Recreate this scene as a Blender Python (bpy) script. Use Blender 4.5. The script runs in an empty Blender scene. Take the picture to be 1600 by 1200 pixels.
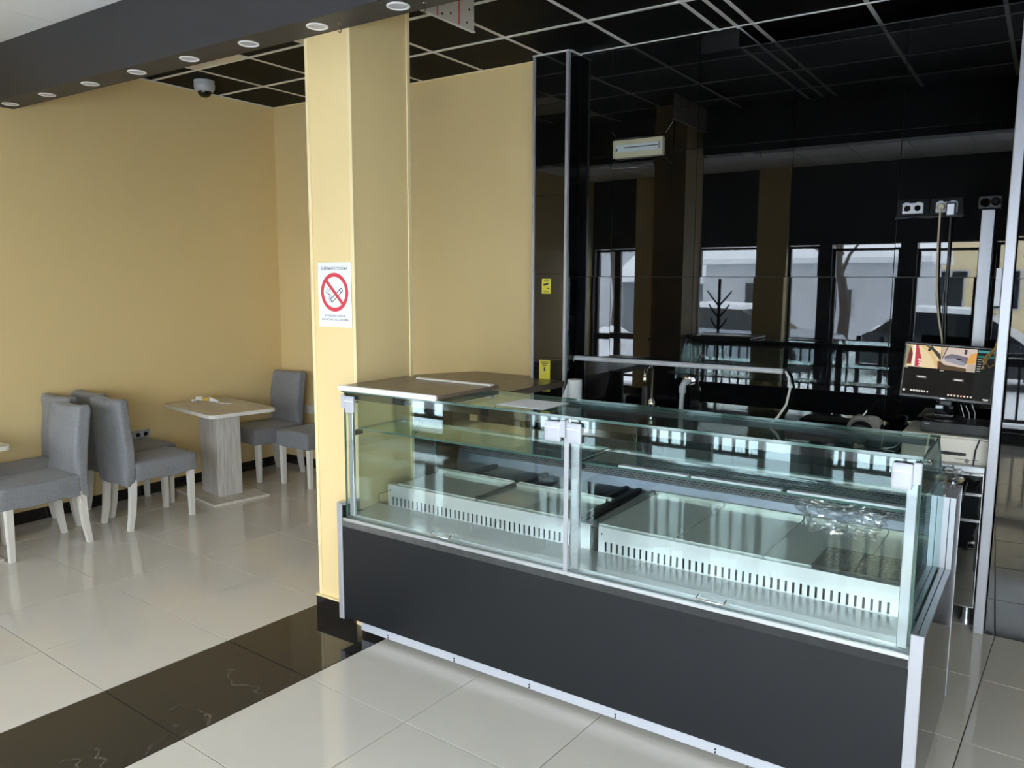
import bpy, bmesh, math, random
from mathutils import Vector, Matrix, noise
R = math.radians
random.seed(7)
scene = bpy.context.scene
C = scene.collection

# ------------------------------------------------------------------ camera
H = 1.7546
YAW, PITCH, ROLL, FPX = R(34.043), R(7.482), R(0.2226), 1235.8
f0 = Vector((-math.sin(YAW), math.cos(YAW), 0)); r0 = Vector((math.cos(YAW), math.sin(YAW), 0)); u0 = Vector((0, 0, 1))
FW = f0*math.cos(PITCH) - u0*math.sin(PITCH)
UP = u0*math.cos(PITCH) + f0*math.sin(PITCH)
RT = r0*math.cos(ROLL) + UP*math.sin(ROLL)
UP = UP*math.cos(ROLL) - r0*math.sin(ROLL)
cam = bpy.data.cameras.new('camera'); camo = bpy.data.objects.new('camera', cam); C.objects.link(camo)
cam.sensor_fit = 'HORIZONTAL'; cam.sensor_width = 36; cam.lens = FPX/1600*36
cam.clip_start = 0.05; cam.clip_end = 300
camo.matrix_world = Matrix(((RT.x, UP.x, -FW.x, 0), (RT.y, UP.y, -FW.y, 0), (RT.z, UP.z, -FW.z, H), (0, 0, 0, 1)))
scene.camera = camo

# ------------------------------------------------------------------ sky and exposure
world = bpy.data.worlds.new('overcast_sky'); scene.world = world; world.use_nodes = True
bg = world.node_tree.nodes['Background']; bg.inputs[0].default_value = (0.86, 0.93, 1.0, 1); bg.inputs[1].default_value = 1.0
vs = scene.view_settings
vs.view_transform = 'Standard'; vs.look = 'None'; vs.gamma = 1.0; vs.use_curve_mapping = False
vs.exposure = 4.12
scene.cycles.max_bounces = 14; scene.cycles.diffuse_bounces = 6; scene.cycles.glossy_bounces = 6
scene.cycles.transparent_max_bounces = 24; scene.cycles.transmission_bounces = 8
scene.cycles.caustics_reflective = False; scene.cycles.caustics_refractive = False
scene.cycles.sample_clamp_indirect = 4.0

YS = -1.1            # inner face of the shop front
ZC = 3.306           # black ceiling
ZW = 3.26            # white ceiling in front of the beam
XL, XR = -6.02, 3.4
# glazed openings of the shop front: x0, x1, z0, z1
OPEN = [(-5.98, -5.22, 0.25, 2.22), (-4.31, -3.41, 0.12, 2.22), (-3.0, -2.58, 0.12, 2.22), (-2.42, -1.62, 0.12, 2.18),
        (-1.43, -0.74, 0.12, 2.16), (-0.58, 0.55, 0.12, 2.22), (0.75, 1.85, 0.12, 2.23), (2.05, 3.25, 0.12, 2.23)]
for i, (a, b, z0, z1) in enumerate(OPEN):       # sky portals only guide sampling, they give no light of their own
    l = bpy.data.lights.new('window_portal', 'AREA'); l.shape = 'RECTANGLE'; l.size = b-a; l.size_y = z1-z0
    l.cycles.is_portal = True
    o = bpy.data.objects.new('window_portal', l); C.objects.link(o)
    o.location = ((a+b)/2, YS-0.16, (z0+z1)/2); o.rotation_euler = (R(90), 0, 0)

# ------------------------------------------------------------------ materials
MATS = {}
def nt(name):
    m = bpy.data.materials.new(name); m.use_nodes = True; MATS[name] = m
    return m, m.node_tree, m.node_tree.nodes['Principled BSDF']
def pbr(name, col, rough=0.5, metal=0.0, spec=0.5, bump=None, var=None, emis=None, coat=0, sheen=0):
    """var=(scale, amount) noise on the colour; bump=(scale, strength)"""
    m, t, b = nt(name); N = t.nodes; L = t.links
    b.inputs['Base Color'].default_value = (*col, 1); b.inputs['Roughness'].default_value = rough
    b.inputs['Metallic'].default_value = metal; b.inputs['Specular IOR Level'].default_value = spec
    b.inputs['Coat Weight'].default_value = coat; b.inputs['Sheen Weight'].default_value = sheen
    tc = N.new('ShaderNodeTexCoord')
    if var:
        n = N.new('ShaderNodeTexNoise'); n.inputs['Scale'].default_value = var[0]; n.inputs['Detail'].default_value = 6
        L.new(tc.outputs['Object'], n.inputs['Vector'])
        mx = N.new('ShaderNodeMix'); mx.data_type = 'RGBA'
        mx.inputs[6].default_value = (*[c*(1-var[1]) for c in col], 1); mx.inputs[7].default_value = (*[min(1, c*(1+var[1])) for c in col], 1)
        L.new(n.outputs['Fac'], mx.inputs[0]); L.new(mx.outputs[2], b.inputs['Base Color'])
    if bump:
        n = N.new('ShaderNodeTexNoise'); n.inputs['Scale'].default_value = bump[0]; n.inputs['Detail'].default_value = 3
        L.new(tc.outputs['Object'], n.inputs['Vector'])
        bp = N.new('ShaderNodeBump'); bp.inputs['Strength'].default_value = bump[1]; bp.inputs['Distance'].default_value = 0.01
        L.new(n.outputs['Fac'], bp.inputs['Height']); L.new(bp.outputs['Normal'], b.inputs['Normal'])
    if emis:
        b.inputs['Emission Color'].default_value = (*emis[0], 1); b.inputs['Emission Strength'].default_value = emis[1]
    return m
def srgb(r, g, b):
    f = lambda v: ((v/255+0.055)/1.055)**2.4 if v > 10 else v/255/12.92
    return (f(r), f(g), f(b))
def glass(name, tint=(0.93, 0.98, 0.96), refl=(0.9, 1, 1), ior=1.5, rough=0.0):
    """thin pane: clear with a Fresnel reflection on each face"""
    m = bpy.data.materials.new(name); m.use_nodes = True; t = m.node_tree; t.nodes.clear(); MATS[name] = m
    out = t.nodes.new('ShaderNodeOutputMaterial'); mx = t.nodes.new('ShaderNodeMixShader')
    fr = t.nodes.new('ShaderNodeFresnel'); fr.inputs[0].default_value = ior
    tr = t.nodes.new('ShaderNodeBsdfTransparent'); tr.inputs[0].default_value = (*tint, 1)
    gl = t.nodes.new('ShaderNodeBsdfGlossy'); gl.inputs[0].default_value = (*refl, 1); gl.inputs['Roughness'].default_value = rough
    geo = t.nodes.new('ShaderNodeNewGeometry'); mp = t.nodes.new('ShaderNodeMapRange')
    # same reflectance from both sides of a face
    mp.inputs[1].default_value = 0; mp.inputs[2].default_value = 1; mp.inputs[3].default_value = ior; mp.inputs[4].default_value = 1/ior
    t.links.new(geo.outputs['Backfacing'], mp.inputs[0])
    t.links.new(mp.outputs[0], fr.inputs[0])
    # Fresnel node inverts the index for back faces itself, so feeding 1/ior there restores ior
    t.links.new(fr.outputs[0], mx.inputs[0]); t.links.new(tr.outputs[0], mx.inputs[1]); t.links.new(gl.outputs[0], mx.inputs[2])
    t.links.new(mx.outputs[0], out.inputs[0])
    return m

yellow = pbr('yellow_paint', srgb(233, 208, 153), 0.55, var=(1.2, 0.03), bump=(260, 0.04))
pbr('cream_trim', srgb(238, 220, 172), 0.55)
pbr('black_ceiling_tile', (0.003, 0.003, 0.0034), 0.6, spec=0.08, var=(40, 0.3))
pbr('white_bar', srgb(228, 228, 226), 0.4)
pbr('white_ceiling_tile', srgb(238, 241, 246), 0.8, var=(90, 0.03))
pbr('dark_grey_paint', srgb(49, 49, 53), 0.5)
pbr('white_plastic', srgb(182, 185, 194), 0.4)
pbr('off_white', srgb(222, 216, 204), 0.4)
pbr('lens_white', srgb(245, 245, 245), 0.3)
pbr('black_gloss', (0.0035, 0.0035, 0.004), 0.012, spec=0.62)
pbr('black_plastic', (0.008, 0.008, 0.009), 0.35)
pbr('black_rubber', (0.006, 0.006, 0.0065), 0.6, spec=0.2)
pbr('dark_baseboard', srgb(30, 27, 26), 0.15)
pbr('aluminium', srgb(176, 178, 184), 0.32, metal=0.75)
pbr('silver_satin', srgb(176, 178, 186), 0.38, metal=0.45)
pbr('stainless', srgb(196, 198, 200), 0.2, metal=1.0)
pbr('stainless_bright', srgb(206, 209, 212), 0.34, metal=0.85, bump=(30, 0.02))
pbr('stainless_mirror', srgb(190, 192, 194), 0.05, metal=1.0, bump=(7, 0.12))
pbr('tray_steel', srgb(186, 196, 192), 0.15, metal=0.4)
pbr('chrome', srgb(220, 220, 222), 0.04, metal=1.0)
pbr('cabinet_black', (0.006, 0.0072, 0.0098), 0.4, spec=0.4)
pbr('end_panel_dark', (0.012, 0.0105, 0.010), 0.08, spec=0.6)
pbr('duct_grey', srgb(96, 104, 118), 0.3, metal=0.6)
pbr('inner_dark', srgb(44, 48, 54), 0.3, metal=0.4)
pbr('white_leg', srgb(222, 219, 212), 0.4, var=(30, 0.04))
pbr('paper', srgb(238, 240, 244), 0.6)
pbr('ink', (0.02, 0.02, 0.025), 0.6)
pbr('sign_red', srgb(214, 62, 78), 0.5)
pbr('sticker_yellow', srgb(226, 214, 70), 0.45)
pbr('concealed_grey', srgb(120, 120, 118), 0.6)
pbr('snow', (0.86, 0.89, 0.94), 0.8, var=(0.6, 0.05), bump=(2, 0.3))
pbr('cable_white', srgb(228, 226, 222), 0.4)
pbr('cable_beige', srgb(176, 164, 140), 0.5)
pbr('cable_amber', srgb(176, 130, 50), 0.5)
pbr('clear_film_grey', srgb(92, 96, 100), 0.1)
pbr('fixture_cream', srgb(172, 167, 140), 0.4)
pbr('fixture_bluewhite', srgb(172, 184, 190), 0.3)
pbr('grey_cloth', srgb(112, 110, 106), 0.8, bump=(120, 0.2))
pbr('petal_yellow', srgb(226, 190, 90), 0.6)
pbr('frame_dark', srgb(52, 55, 60), 0.4)
pbr('pebble_wall', srgb(196, 200, 206), 0.8, var=(3, 0.1))
pbr('beige_wall', srgb(226, 208, 170), 0.8)
pbr('bark', srgb(74, 66, 62), 0.9)
pbr('car_silver', srgb(150, 158, 170), 0.25, metal=0.4)
pbr('car_dark', srgb(42, 46, 54), 0.2)
pbr('car_glass', srgb(30, 36, 42), 0.05)
pbr('tail_red', srgb(180, 30, 40), 0.3)
pbr('blue_paint', srgb(60, 90, 150), 0.6)
pbr('shed_grey', srgb(120, 126, 132), 0.8)
pbr('box_maroon', srgb(96, 40, 44), 0.5)
glass('case_glass', tint=(0.955, 0.985, 0.975), refl=(0.80, 1.0, 1.0), ior=1.47)
glass('window_glass', tint=(0.97, 0.985, 0.985), refl=(1, 1, 1), ior=1.5)
glass('clear_bag', tint=(0.80, 0.82, 0.84), refl=(1, 1, 1), ior=2.1, rough=0.08)
pbr('glass_edge', srgb(70, 98, 92), 0.08, spec=0.7)

def fabric():
    m, t, b = nt('grey_fabric'); N = t.nodes; L = t.links
    tc = N.new('ShaderNodeTexCoord')
    mp = N.new('ShaderNodeMapping'); mp.inputs['Scale'].default_value = (1, 1, 0.35); L.new(tc.outputs['Object'], mp.inputs[0])
    n = N.new('ShaderNodeTexNoise'); n.inputs['Scale'].default_value = 420; n.inputs['Detail'].default_value = 4; L.new(mp.outputs[0], n.inputs['Vector'])
    n2 = N.new('ShaderNodeTexNoise'); n2.inputs['Scale'].default_value = 7; n2.inputs['Detail'].default_value = 3; L.new(tc.outputs['Object'], n2.inputs['Vector'])
    r = N.new('ShaderNodeValToRGB'); r.color_ramp.elements[0].position = 0.3; r.color_ramp.elements[1].position = 0.7
    r.color_ramp.elements[0].color = (*srgb(110, 111, 116), 1); r.color_ramp.elements[1].color = (*srgb(154, 155, 160), 1)
    L.new(n.outputs['Fac'], r.inputs[0]); L.new(r.outputs[0], b.inputs['Base Color'])
    b.inputs['Roughness'].default_value = 0.95; b.inputs['Sheen Weight'].default_value = 0.15; b.inputs['Specular IOR Level'].default_value = 0.2
    bp = N.new('ShaderNodeBump'); bp.inputs['Strength'].default_value = 0.5; bp.inputs['Distance'].default_value = 0.02
    L.new(n2.outputs['Fac'], bp.inputs['Height']); L.new(bp.outputs['Normal'], b.inputs['Normal'])
fabric()
def wood(name, c0, c1, scale=(3, 40, 40), rough=0.45):
    m, t, b = nt(name); N = t.nodes; L = t.links
    tc = N.new('ShaderNodeTexCoord'); mp = N.new('ShaderNodeMapping'); mp.inputs['Scale'].default_value = scale
    L.new(tc.outputs['Object'], mp.inputs[0])
    n = N.new('ShaderNodeTexNoise'); n.inputs['Scale'].default_value = 1.0; n.inputs['Detail'].default_value = 8; n.inputs['Roughness'].default_value = 0.65
    L.new(mp.outputs[0], n.inputs['Vector'])
    r = N.new('ShaderNodeValToRGB'); r.color_ramp.elements[0].position = 0.33; r.color_ramp.elements[1].position = 0.68
    r.color_ramp.elements[0].color = (*c0, 1); r.color_ramp.elements[1].color = (*c1, 1)
    L.new(n.outputs['Fac'], r.inputs[0]); L.new(r.outputs[0], b.inputs['Base Color']); b.inputs['Roughness'].default_value = rough
wood('pale_oak', srgb(186, 178, 164), srgb(216, 210, 200))
wood('pale_oak_upright', srgb(172, 168, 162), srgb(212, 208, 202), scale=(40, 40, 3))
wood('brown_oak', srgb(92, 78, 68), srgb(134, 118, 104), scale=(40, 4, 40), rough=0.3)
def tile_mat(name, base, amt, rough, vein=None):
    m, t, b = nt(name); N = t.nodes; L = t.links
    geo = N.new('ShaderNodeNewGeometry')
    n = N.new('ShaderNodeTexNoise'); n.inputs['Scale'].default_value = 2.3; n.inputs['Detail'].default_value = 9; n.inputs['Roughness'].default_value = 0.62
    n.inputs['Distortion'].default_value = 0.8
    L.new(geo.outputs['Position'], n.inputs['Vector'])
    oi = N.new('ShaderNodeObjectInfo'); ad = N.new('ShaderNodeMath'); ad.operation = 'MULTIPLY_ADD'; ad.inputs[1].default_value = 0.25
    L.new(oi.outputs['Random'], ad.inputs[0]); L.new(n.outputs['Fac'], ad.inputs[2])
    mx = N.new('ShaderNodeMix'); mx.data_type = 'RGBA'
    mx.inputs[6].default_value = (*[c*(1-amt) for c in base], 1); mx.inputs[7].default_value = (*[min(1, c*(1+amt)) for c in base], 1)
    L.new(ad.outputs[0], mx.inputs[0]); last = mx.outputs[2]
    if vein:
        n2 = N.new('ShaderNodeTexNoise'); n2.inputs['Scale'].default_value = 4.5; n2.inputs['Detail'].default_value = 7; n2.inputs['Distortion'].default_value = 0.5
        L.new(geo.outputs['Position'], n2.inputs['Vector'])
        r = N.new('ShaderNodeValToRGB'); e = r.color_ramp.elements
        e[0].position = 0.488; e[0].color = (0, 0, 0, 1); e[1].position = 0.5; e[1].color = (0.5, 0.5, 0.5, 1)
        q = r.color_ramp.elements.new(0.512); q.color = (0, 0, 0, 1)
        n3 = N.new('ShaderNodeTexNoise'); n3.inputs['Scale'].default_value = 3.1; L.new(geo.outputs['Position'], n3.inputs['Vector'])
        r3 = N.new('ShaderNodeValToRGB'); r3.color_ramp.elements[0].position = 0.55; r3.color_ramp.elements[1].position = 0.7
        L.new(n3.outputs['Fac'], r3.inputs[0])
        mu = N.new('ShaderNodeMath'); mu.operation = 'MULTIPLY'; L.new(r.outputs[0], mu.inputs[0]); L.new(r3.outputs[0], mu.inputs[1])
        L.new(n2.outputs['Fac'], r.inputs[0])
        m2 = N.new('ShaderNodeMix'); m2.data_type = 'RGBA'; m2.inputs[7].default_value = (*vein, 1)
        L.new(mu.outputs[0], m2.inputs[0]); L.new(last, m2.inputs[6]); last = m2.outputs[2]
    L.new(last, b.inputs['Base Color']); b.inputs['Roughness'].default_value = rough
tile_mat('beige_tile', srgb(206, 201, 192), 0.05, 0.08)
tile_mat('dark_tile', srgb(43, 41, 40), 0.3, 0.06, vein=srgb(150, 142, 130))
pbr('grout', srgb(104, 99, 92), 0.95, spec=0.0)
def perforated():
    m, t, b = nt('perforated_steel'); N = t.nodes; L = t.links
    tc = N.new('ShaderNodeTexCoord')
    br = N.new('ShaderNodeTexBrick'); br.inputs['Scale'].default_value = 1.0
    br.inputs['Brick Width'].default_value = 0.026; br.inputs['Row Height'].default_value = 0.0095; br.inputs['Mortar Size'].default_value = 0.0028
    br.inputs['Color1'].default_value = (0.006, 0.006, 0.007, 1); br.inputs['Color2'].default_value = (0.008, 0.008, 0.009, 1)
    br.inputs['Mortar'].default_value = (*srgb(88, 92, 98), 1); br.inputs['Mortar Smooth'].default_value = 0
    L.new(tc.outputs['UV'], br.inputs['Vector']); L.new(br.outputs['Color'], b.inputs['Base Color']); b.inputs['Roughness'].default_value = 0.35; b.inputs['Metallic'].default_value = 0.3
perforated()
def attr_mat(name, strength):
    m, t, b = nt(name); a = t.nodes.new('ShaderNodeAttribute'); a.attribute_name = 'Col'
    b.inputs['Base Color'].default_value = (0, 0, 0, 1); b.inputs['Roughness'].default_value = 0.5; b.inputs['Specular IOR Level'].default_value = 0.06
    t.links.new(a.outputs['Color'], b.inputs['Emission Color']); b.inputs['Emission Strength'].default_value = strength
attr_mat('lit_screen', 0.055)

# ------------------------------------------------------------------ mesh builders
class MB:
    def __init__(s): s.v = []; s.f = []; s.m = []; s.cur = 0
    def add(s, vs, fs):
        k = len(s.v); s.v += [tuple(p) for p in vs]; s.f += [tuple(i+k for i in f) for f in fs]; s.m += [s.cur]*len(fs); return s
    def box(s, x0, y0, z0, x1, y1, z1):
        return s.add([(x0,y0,z0),(x1,y0,z0),(x1,y1,z0),(x0,y1,z0),(x0,y0,z1),(x1,y0,z1),(x1,y1,z1),(x0,y1,z1)],
                     [(3,2,1,0),(4,5,6,7),(0,1,5,4),(1,2,6,5),(2,3,7,6),(3,0,4,7)])
    def bbox(s, x0, y0, z0, x1, y1, z1, r=0.004, seg=2):
        bm = bmesh.new(); bmesh.ops.create_cube(bm, size=1)
        for v in bm.verts: v.co = Vector(((x0+x1)/2+v.co.x*(x1-x0), (y0+y1)/2+v.co.y*(y1-y0), (z0+z1)/2+v.co.z*(z1-z0)))
        bmesh.ops.bevel(bm, geom=bm.edges[:], offset=r, segments=seg, affect='EDGES', profile=0.5)
        bm.verts.index_update(); s.add([v.co[:] for v in bm.verts], [[v.index for v in f.verts] for f in bm.faces]); bm.free(); return s
    def prism(s, poly, lo, hi, axis='z'):
        """poly in the two other axes (x,y)/(x,z)/(y,z); extruded along axis"""
        def P(a, b, c): return {'z': (a, b, c), 'y': (a, c, b), 'x': (c, a, b)}[axis]
        n = len(poly); A = sum(poly[i][0]*poly[(i+1) % n][1]-poly[(i+1) % n][0]*poly[i][1] for i in range(n))
        if (A < 0) != (axis == 'y'): poly = poly[::-1]
        vs = [P(a, b, lo) for a, b in poly]+[P(a, b, hi) for a, b in poly]
        fs = [tuple(range(n))[::-1], tuple(range(n, 2*n))]+[(i, (i+1) % n, n+(i+1) % n, n+i) for i in range(n)]
        return s.add(vs, fs)
    def tube(s, path, r, n=8, closed=False):
        P = [Vector(p) for p in path]; rr = r if isinstance(r, (list, tuple)) else [r]*len(P); vs = []; fs = []
        pu = None
        for i, p in enumerate(P):
            a = P[i-1] if i else P[0]; b = P[i+1] if i < len(P)-1 else P[-1]
            t = (b-a).normalized() if (b-a).length > 1e-9 else Vector((0, 0, 1))
            ref = pu if pu is not None else (Vector((0, 0, 1)) if abs(t.z) < 0.9 else Vector((1, 0, 0)))
            u = (ref - t*ref.dot(t)).normalized(); pu = u; w = t.cross(u)
            vs += [p+(u*math.cos(2*math.pi*k/n)+w*math.sin(2*math.pi*k/n))*rr[i] for k in range(n)]
        for i in range(len(P)-1):
            for k in range(n): fs.append((i*n+k, i*n+(k+1) % n, (i+1)*n+(k+1) % n, (i+1)*n+k))
        fs.append(tuple(range(n))[::-1]); fs.append(tuple(range((len(P)-1)*n, len(P)*n)))
        return s.add([v[:] for v in vs], fs)
    def lathe(s, prof, n=24, c=(0, 0, 0), axis='z'):
        vs = []; fs = []
        for r, z in prof:
            for k in range(n):
                a = 2*math.pi*k/n; p = (r*math.cos(a), r*math.sin(a), z)
                if axis == 'y': p = (p[0], -p[2], p[1])
                if axis == 'x': p = (p[2], p[0], p[1])
                vs.append((c[0]+p[0], c[1]+p[1], c[2]+p[2]))
        for i in range(len(prof)-1):
            for k in range(n): fs.append((i*n+k, i*n+(k+1) % n, (i+1)*n+(k+1) % n, (i+1)*n+k))
        fs.append(tuple(range(n))[::-1]); fs.append(tuple(range((len(prof)-1)*n, len(prof)*n)))
        return s.add(vs, fs)
    def rbox(s, c, h, r, n=10, fn=None):
        """rounded subdivided box centred c, half sizes h, radius r, deformed by fn"""
        bm = bmesh.new(); bmesh.ops.create_cube(bm, size=2); bmesh.ops.subdivide_edges(bm, edges=bm.edges[:], cuts=n, use_grid_fill=True)
        for v in bm.verts:
            p = Vector([math.copysign(abs(a)**0.85, a)*hh for a, hh in zip(v.co, h)])
            q = Vector([max(-(hh-r), min(hh-r, a)) for a, hh in zip(p, h)]); d = p-q
            if d.length > 1e-9: p = q+d.normalized()*r
            p = p+Vector(c); v.co = fn(p) if fn else p
        bm.verts.index_update(); s.add([v.co[:] for v in bm.verts], [[v.index for v in f.verts] for f in bm.faces]); bm.free(); return s
    def quad(s, a, b, c, d): return s.add([a, b, c, d], [(0, 1, 2, 3)])
    def mesh(s, name, mats, smooth=None):
        me = bpy.data.meshes.new(name); me.from_pydata(s.v, [], s.f)
        for m in (mats if isinstance(mats, (list, tuple)) else [mats]): me.materials.append(MATS[m])
        me.polygons.foreach_set('material_index', s.m); me.update()
        if smooth: me.shade_smooth(); me.set_sharp_from_angle(angle=R(smooth))
        return me
    def build(s, name, mats, parent=None, smooth=None, loc=(0, 0, 0), rot=(0, 0, 0)):
        return put(name, s.mesh(name, mats, smooth), parent, loc, rot)
def put(name, me, parent=None, loc=(0, 0, 0), rot=(0, 0, 0)):
    o = bpy.data.objects.new(name, me); C.objects.link(o); o.parent = parent; o.location = loc; o.rotation_euler = rot; return o
def tag(o, label=None, cat=None, group=None, kind=None):
    for k, v in (('label', label), ('category', cat), ('group', group), ('kind', kind)):
        if v: o[k] = v
    return o
def thing(name, label, cat, loc=(0, 0, 0), rz=0, group=None):
    return tag(put(name, None, None, loc, (0, 0, rz)), label, cat, group)
def struct(o, label=None, cat=None): return tag(o, label, cat, kind='structure')
def copy_tree(o, parent=None):
    c = o.copy(); C.objects.link(c); c.parent = parent
    for ch in list(o.children): copy_tree(ch, c)
    return c
def B(*a): return MB().box(*a)
def text_mesh(name, body, size, mat, align='CENTER'):
    cu = bpy.data.curves.new(name, 'FONT'); cu.body = body; cu.size = size; cu.align_x = align; cu.align_y = 'CENTER'; cu.resolution_u = 3
    o = bpy.data.objects.new(name, cu); C.objects.link(o)
    dg = bpy.context.evaluated_depsgraph_get(); me = bpy.data.meshes.new_from_object(o.evaluated_get(dg))
    bpy.data.objects.remove(o); me.materials.clear(); me.materials.append(MATS[mat]); return me

# ================================================================== SETTING
# ---- floor: slab of grout with every tile its own piece
YB = 5.02            # face of the black cladding
floor = struct(B(XL-0.2, YS-0.3, -0.12, XR+0.2, 5.7, -0.004).build('floor', 'grout'), 'polished beige tiled floor with one dark tile strip', 'floor')
G0 = Vector((-3.2345, 1.6695)); GA = R(-2.703); TS = 0.6; gap = 0.0021
def clip(poly, ax, val, keep_less):
    out = []; n = len(poly)
    for i in range(n):
        p, q = poly[i], poly[(i+1) % n]
        ip = (p[ax] <= val) == keep_less; iq = (q[ax] <= val) == keep_less
        if ip: out.append(p)
        if ip != iq:
            t = (val-p[ax])/(q[ax]-p[ax]); out.append((p[0]+t*(q[0]-p[0]), p[1]+t*(q[1]-p[1])))
    return out
def tile_mesh(poly, mat):
    n = len(poly); cx = sum(p[0] for p in poly)/n; cy = sum(p[1] for p in poly)/n
    ins = [(p[0]+(cx-p[0])*0.004, p[1]+(cy-p[1])*0.004) for p in poly]
    b = MB(); b.add([(*p, -0.01) for p in poly]+[(*p, -0.0003) for p in poly]+[(*p, 0) for p in ins],
        [(i, (i+1) % n, n+(i+1) % n, n+i) for i in range(n)]+[(n+i, n+(i+1) % n, 2*n+(i+1) % n, 2*n+i) for i in range(n)]+[tuple(range(2*n, 3*n))])
    return b.mesh('tile', mat)
whole = {}
ca, sa = math.cos(GA), math.sin(GA)
for i in range(-6, 13):
    for j in range(-7, 9):
        mat = 'dark_tile' if i == 0 else 'beige_tile'
        cor = [(i*TS+gap, j*TS+gap), ((i+1)*TS-gap, j*TS+gap), ((i+1)*TS-gap, (j+1)*TS-gap), (i*TS+gap, (j+1)*TS-gap)]
        w = [(G0.x+x*ca-y*sa, G0.y+x*sa+y*ca) for x, y in cor]
        c = w
        for ax, val, less in ((0, XL, False), (0, XR, True), (1, YS, False), (1, YB, True)):
            if c: c = clip(c, ax, val, less)
        if len(c) < 3: continue
        area = abs(sum(c[k][0]*c[(k+1) % len(c)][1]-c[(k+1) % len(c)][0]*c[k][1] for k in range(len(c))))/2
        if area < 0.004: continue
        if area > 0.355:
            if mat not in whole: whole[mat] = tile_mesh([(gap, gap), (TS-gap, gap), (TS-gap, TS-gap), (gap, TS-gap)], mat)
            put('tile', whole[mat], floor, (G0.x+i*TS*ca-j*TS*sa, G0.y+i*TS*sa+j*TS*ca, 0), (0, 0, GA))
        else:
            put('tile', tile_mesh(c, mat), floor)

# ---- walls
struct(B(XL-0.2, YS-0.3, 0, XL, 5.19, 3.6).build('wall_left', 'yellow_paint'), 'plain yellow painted side wall behind the tables', 'wall')
struct(B(XL, 4.99, 0, -3.12, 5.19, 3.6).build('wall_back', 'yellow_paint'), 'plain yellow painted end wall beside the black cladding', 'wall')
struct(B(XR, YS-0.3, 0, XR+0.2, 5.7, 3.6).build('wall_right', 'yellow_paint'), 'yellow side wall outside the frame', 'wall')
bb = MB(); bb.box(XL, YS, 0, XL+0.012, 4.99, 0.085)
struct(bb.build('baseboard_left', 'dark_baseboard'), 'dark tile skirting along the yellow side wall', 'skirting')
struct(B(XL+0.012, 4.978, 0, -3.12, 4.99, 0.085).build('baseboard_back', 'dark_baseboard'), 'dark tile skirting along the yellow end wall', 'skirting')

# ---- black glossy niche: backing and separate panels with a hair of misalignment
niche = struct(MB().box(-3.12, YB+0.012, 0, XR, YB+0.03, 3.17).box(-3.12, YB+0.03, 0, -1.72, 5.7, 3.6).box(-1.72, 5.5, 0, XR, 5.7, 3.6).build('wall_niche', 'black_plastic'),
               'glossy black panelled wall behind the display case', 'wall')
random.seed(3)
def panel(parent, x0, x1, z0, z1, y, t=0.01, tilt=0.0012, mat='black_gloss'):
    g = 0.0012
    b = MB().bbox(-(x1-x0)/2+g, 0, -(z1-z0)/2+g, (x1-x0)/2-g, t, (z1-z0)/2-g, 0.0008, 1)
    return b.build('panel', mat, parent, loc=((x0+x1)/2, y, (z0+z1)/2), rot=(random.uniform(-tilt, tilt), 0, random.uniform(-tilt, tilt)))
xsA = [-2.83, -2.56, -1.955, -1.348, -0.755, -0.15]
for k in range(5):
    top = ZC if k < 2 else 3.18
    for z0, z1 in ((0, 0.60), (0.60, 1.78), (1.78, 2.60), (2.60, top)):
        panel(niche, xsA[k], xsA[k+1], z0, z1, YB)
B(-1.72, YB, 3.18, -0.15, YB+0.012, 3.186).build('top_edge', 'frame_dark', niche)

# ---- black pilaster at the left of the niche
pil = struct(B(-3.105, 4.885, 0, -2.845, 5.03, ZC).build('wall_pilaster', 'black_plastic'), 'narrow glossy black pilaster edged with silver profiles', 'pilaster')
for z0, z1 in ((0, 1.2), (1.2, 1.80), (1.80, 2.35), (2.35, 2.97), (2.97, ZC)):
    panel(pil, -3.10, -2.85, z0, z1, 4.873)
for z0, z1 in ((0, 1.5), (1.5, ZC)):
    MB().bbox(-2.845, 4.89, z0+0.001, -2.833, YB, z1-0.001, 0.0008, 1).build('panel', 'black_gloss', pil)
MB().bbox(-3.12, 4.862, 0, -3.10, 4.99, ZC, 0.002, 1).build('corner_profile', 'silver_satin', pil)
MB().bbox(-2.852, 4.862, 0, -2.83, 4.892, ZC, 0.002, 1).build('corner_profile', 'silver_satin', pil)

# ---- black panelled wall at the right, standing forward
rp = struct(B(-0.135, 4.475, 0, XR, YB+0.1, ZC).build('wall_black_right', 'black_plastic'), 'glossy black wall panel at the right edge with silver profile', 'wall')
for x0, x1 in ((-0.145, 0.6), (0.6, 1.4)):
    for z0, z1 in ((0, 1.77), (1.77, ZC)): panel(rp, x0, x1, z0, z1, 4.463)
MB().bbox(-0.195, 4.445, 0, -0.150, 4.478, ZC, 0.003, 1).build('corner_profile', 'silver_satin', rp)
MB().bbox(-0.222, 4.455, 1.64, -0.196, 4.475, 1.82, 0.002, 1).build('latch_plate', 'white_plastic', rp)

# ---- yellow column
col = struct(B(-3.078, 2.76, 0, -2.782, 3.17, ZC).build('wall_column', 'yellow_paint'), 'square yellow painted column under the dark beam', 'column')
for x in (-3.084, -2.796):
    B(x, 2.754, 0.1, x+0.02, 2.76, 2.905).build('corner_bead', 'cream_trim', col)
B(-2.782, 3.15, 0.1, -2.776, 3.172, ZC-0.002).build('corner_bead', 'cream_trim', col)
MB().box(-3.096, 2.742, 0, -2.82, 2.76, 0.1).box(-3.096, 2.76, 0, -3.078, 3.17, 0.1).build('skirting_tile', 'dark_baseboard', col)
MB().box(-3.098, 2.740, 0.1, -2.82, 2.76, 0.108).build('skirting_cap', 'cream_trim', col)

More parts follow.
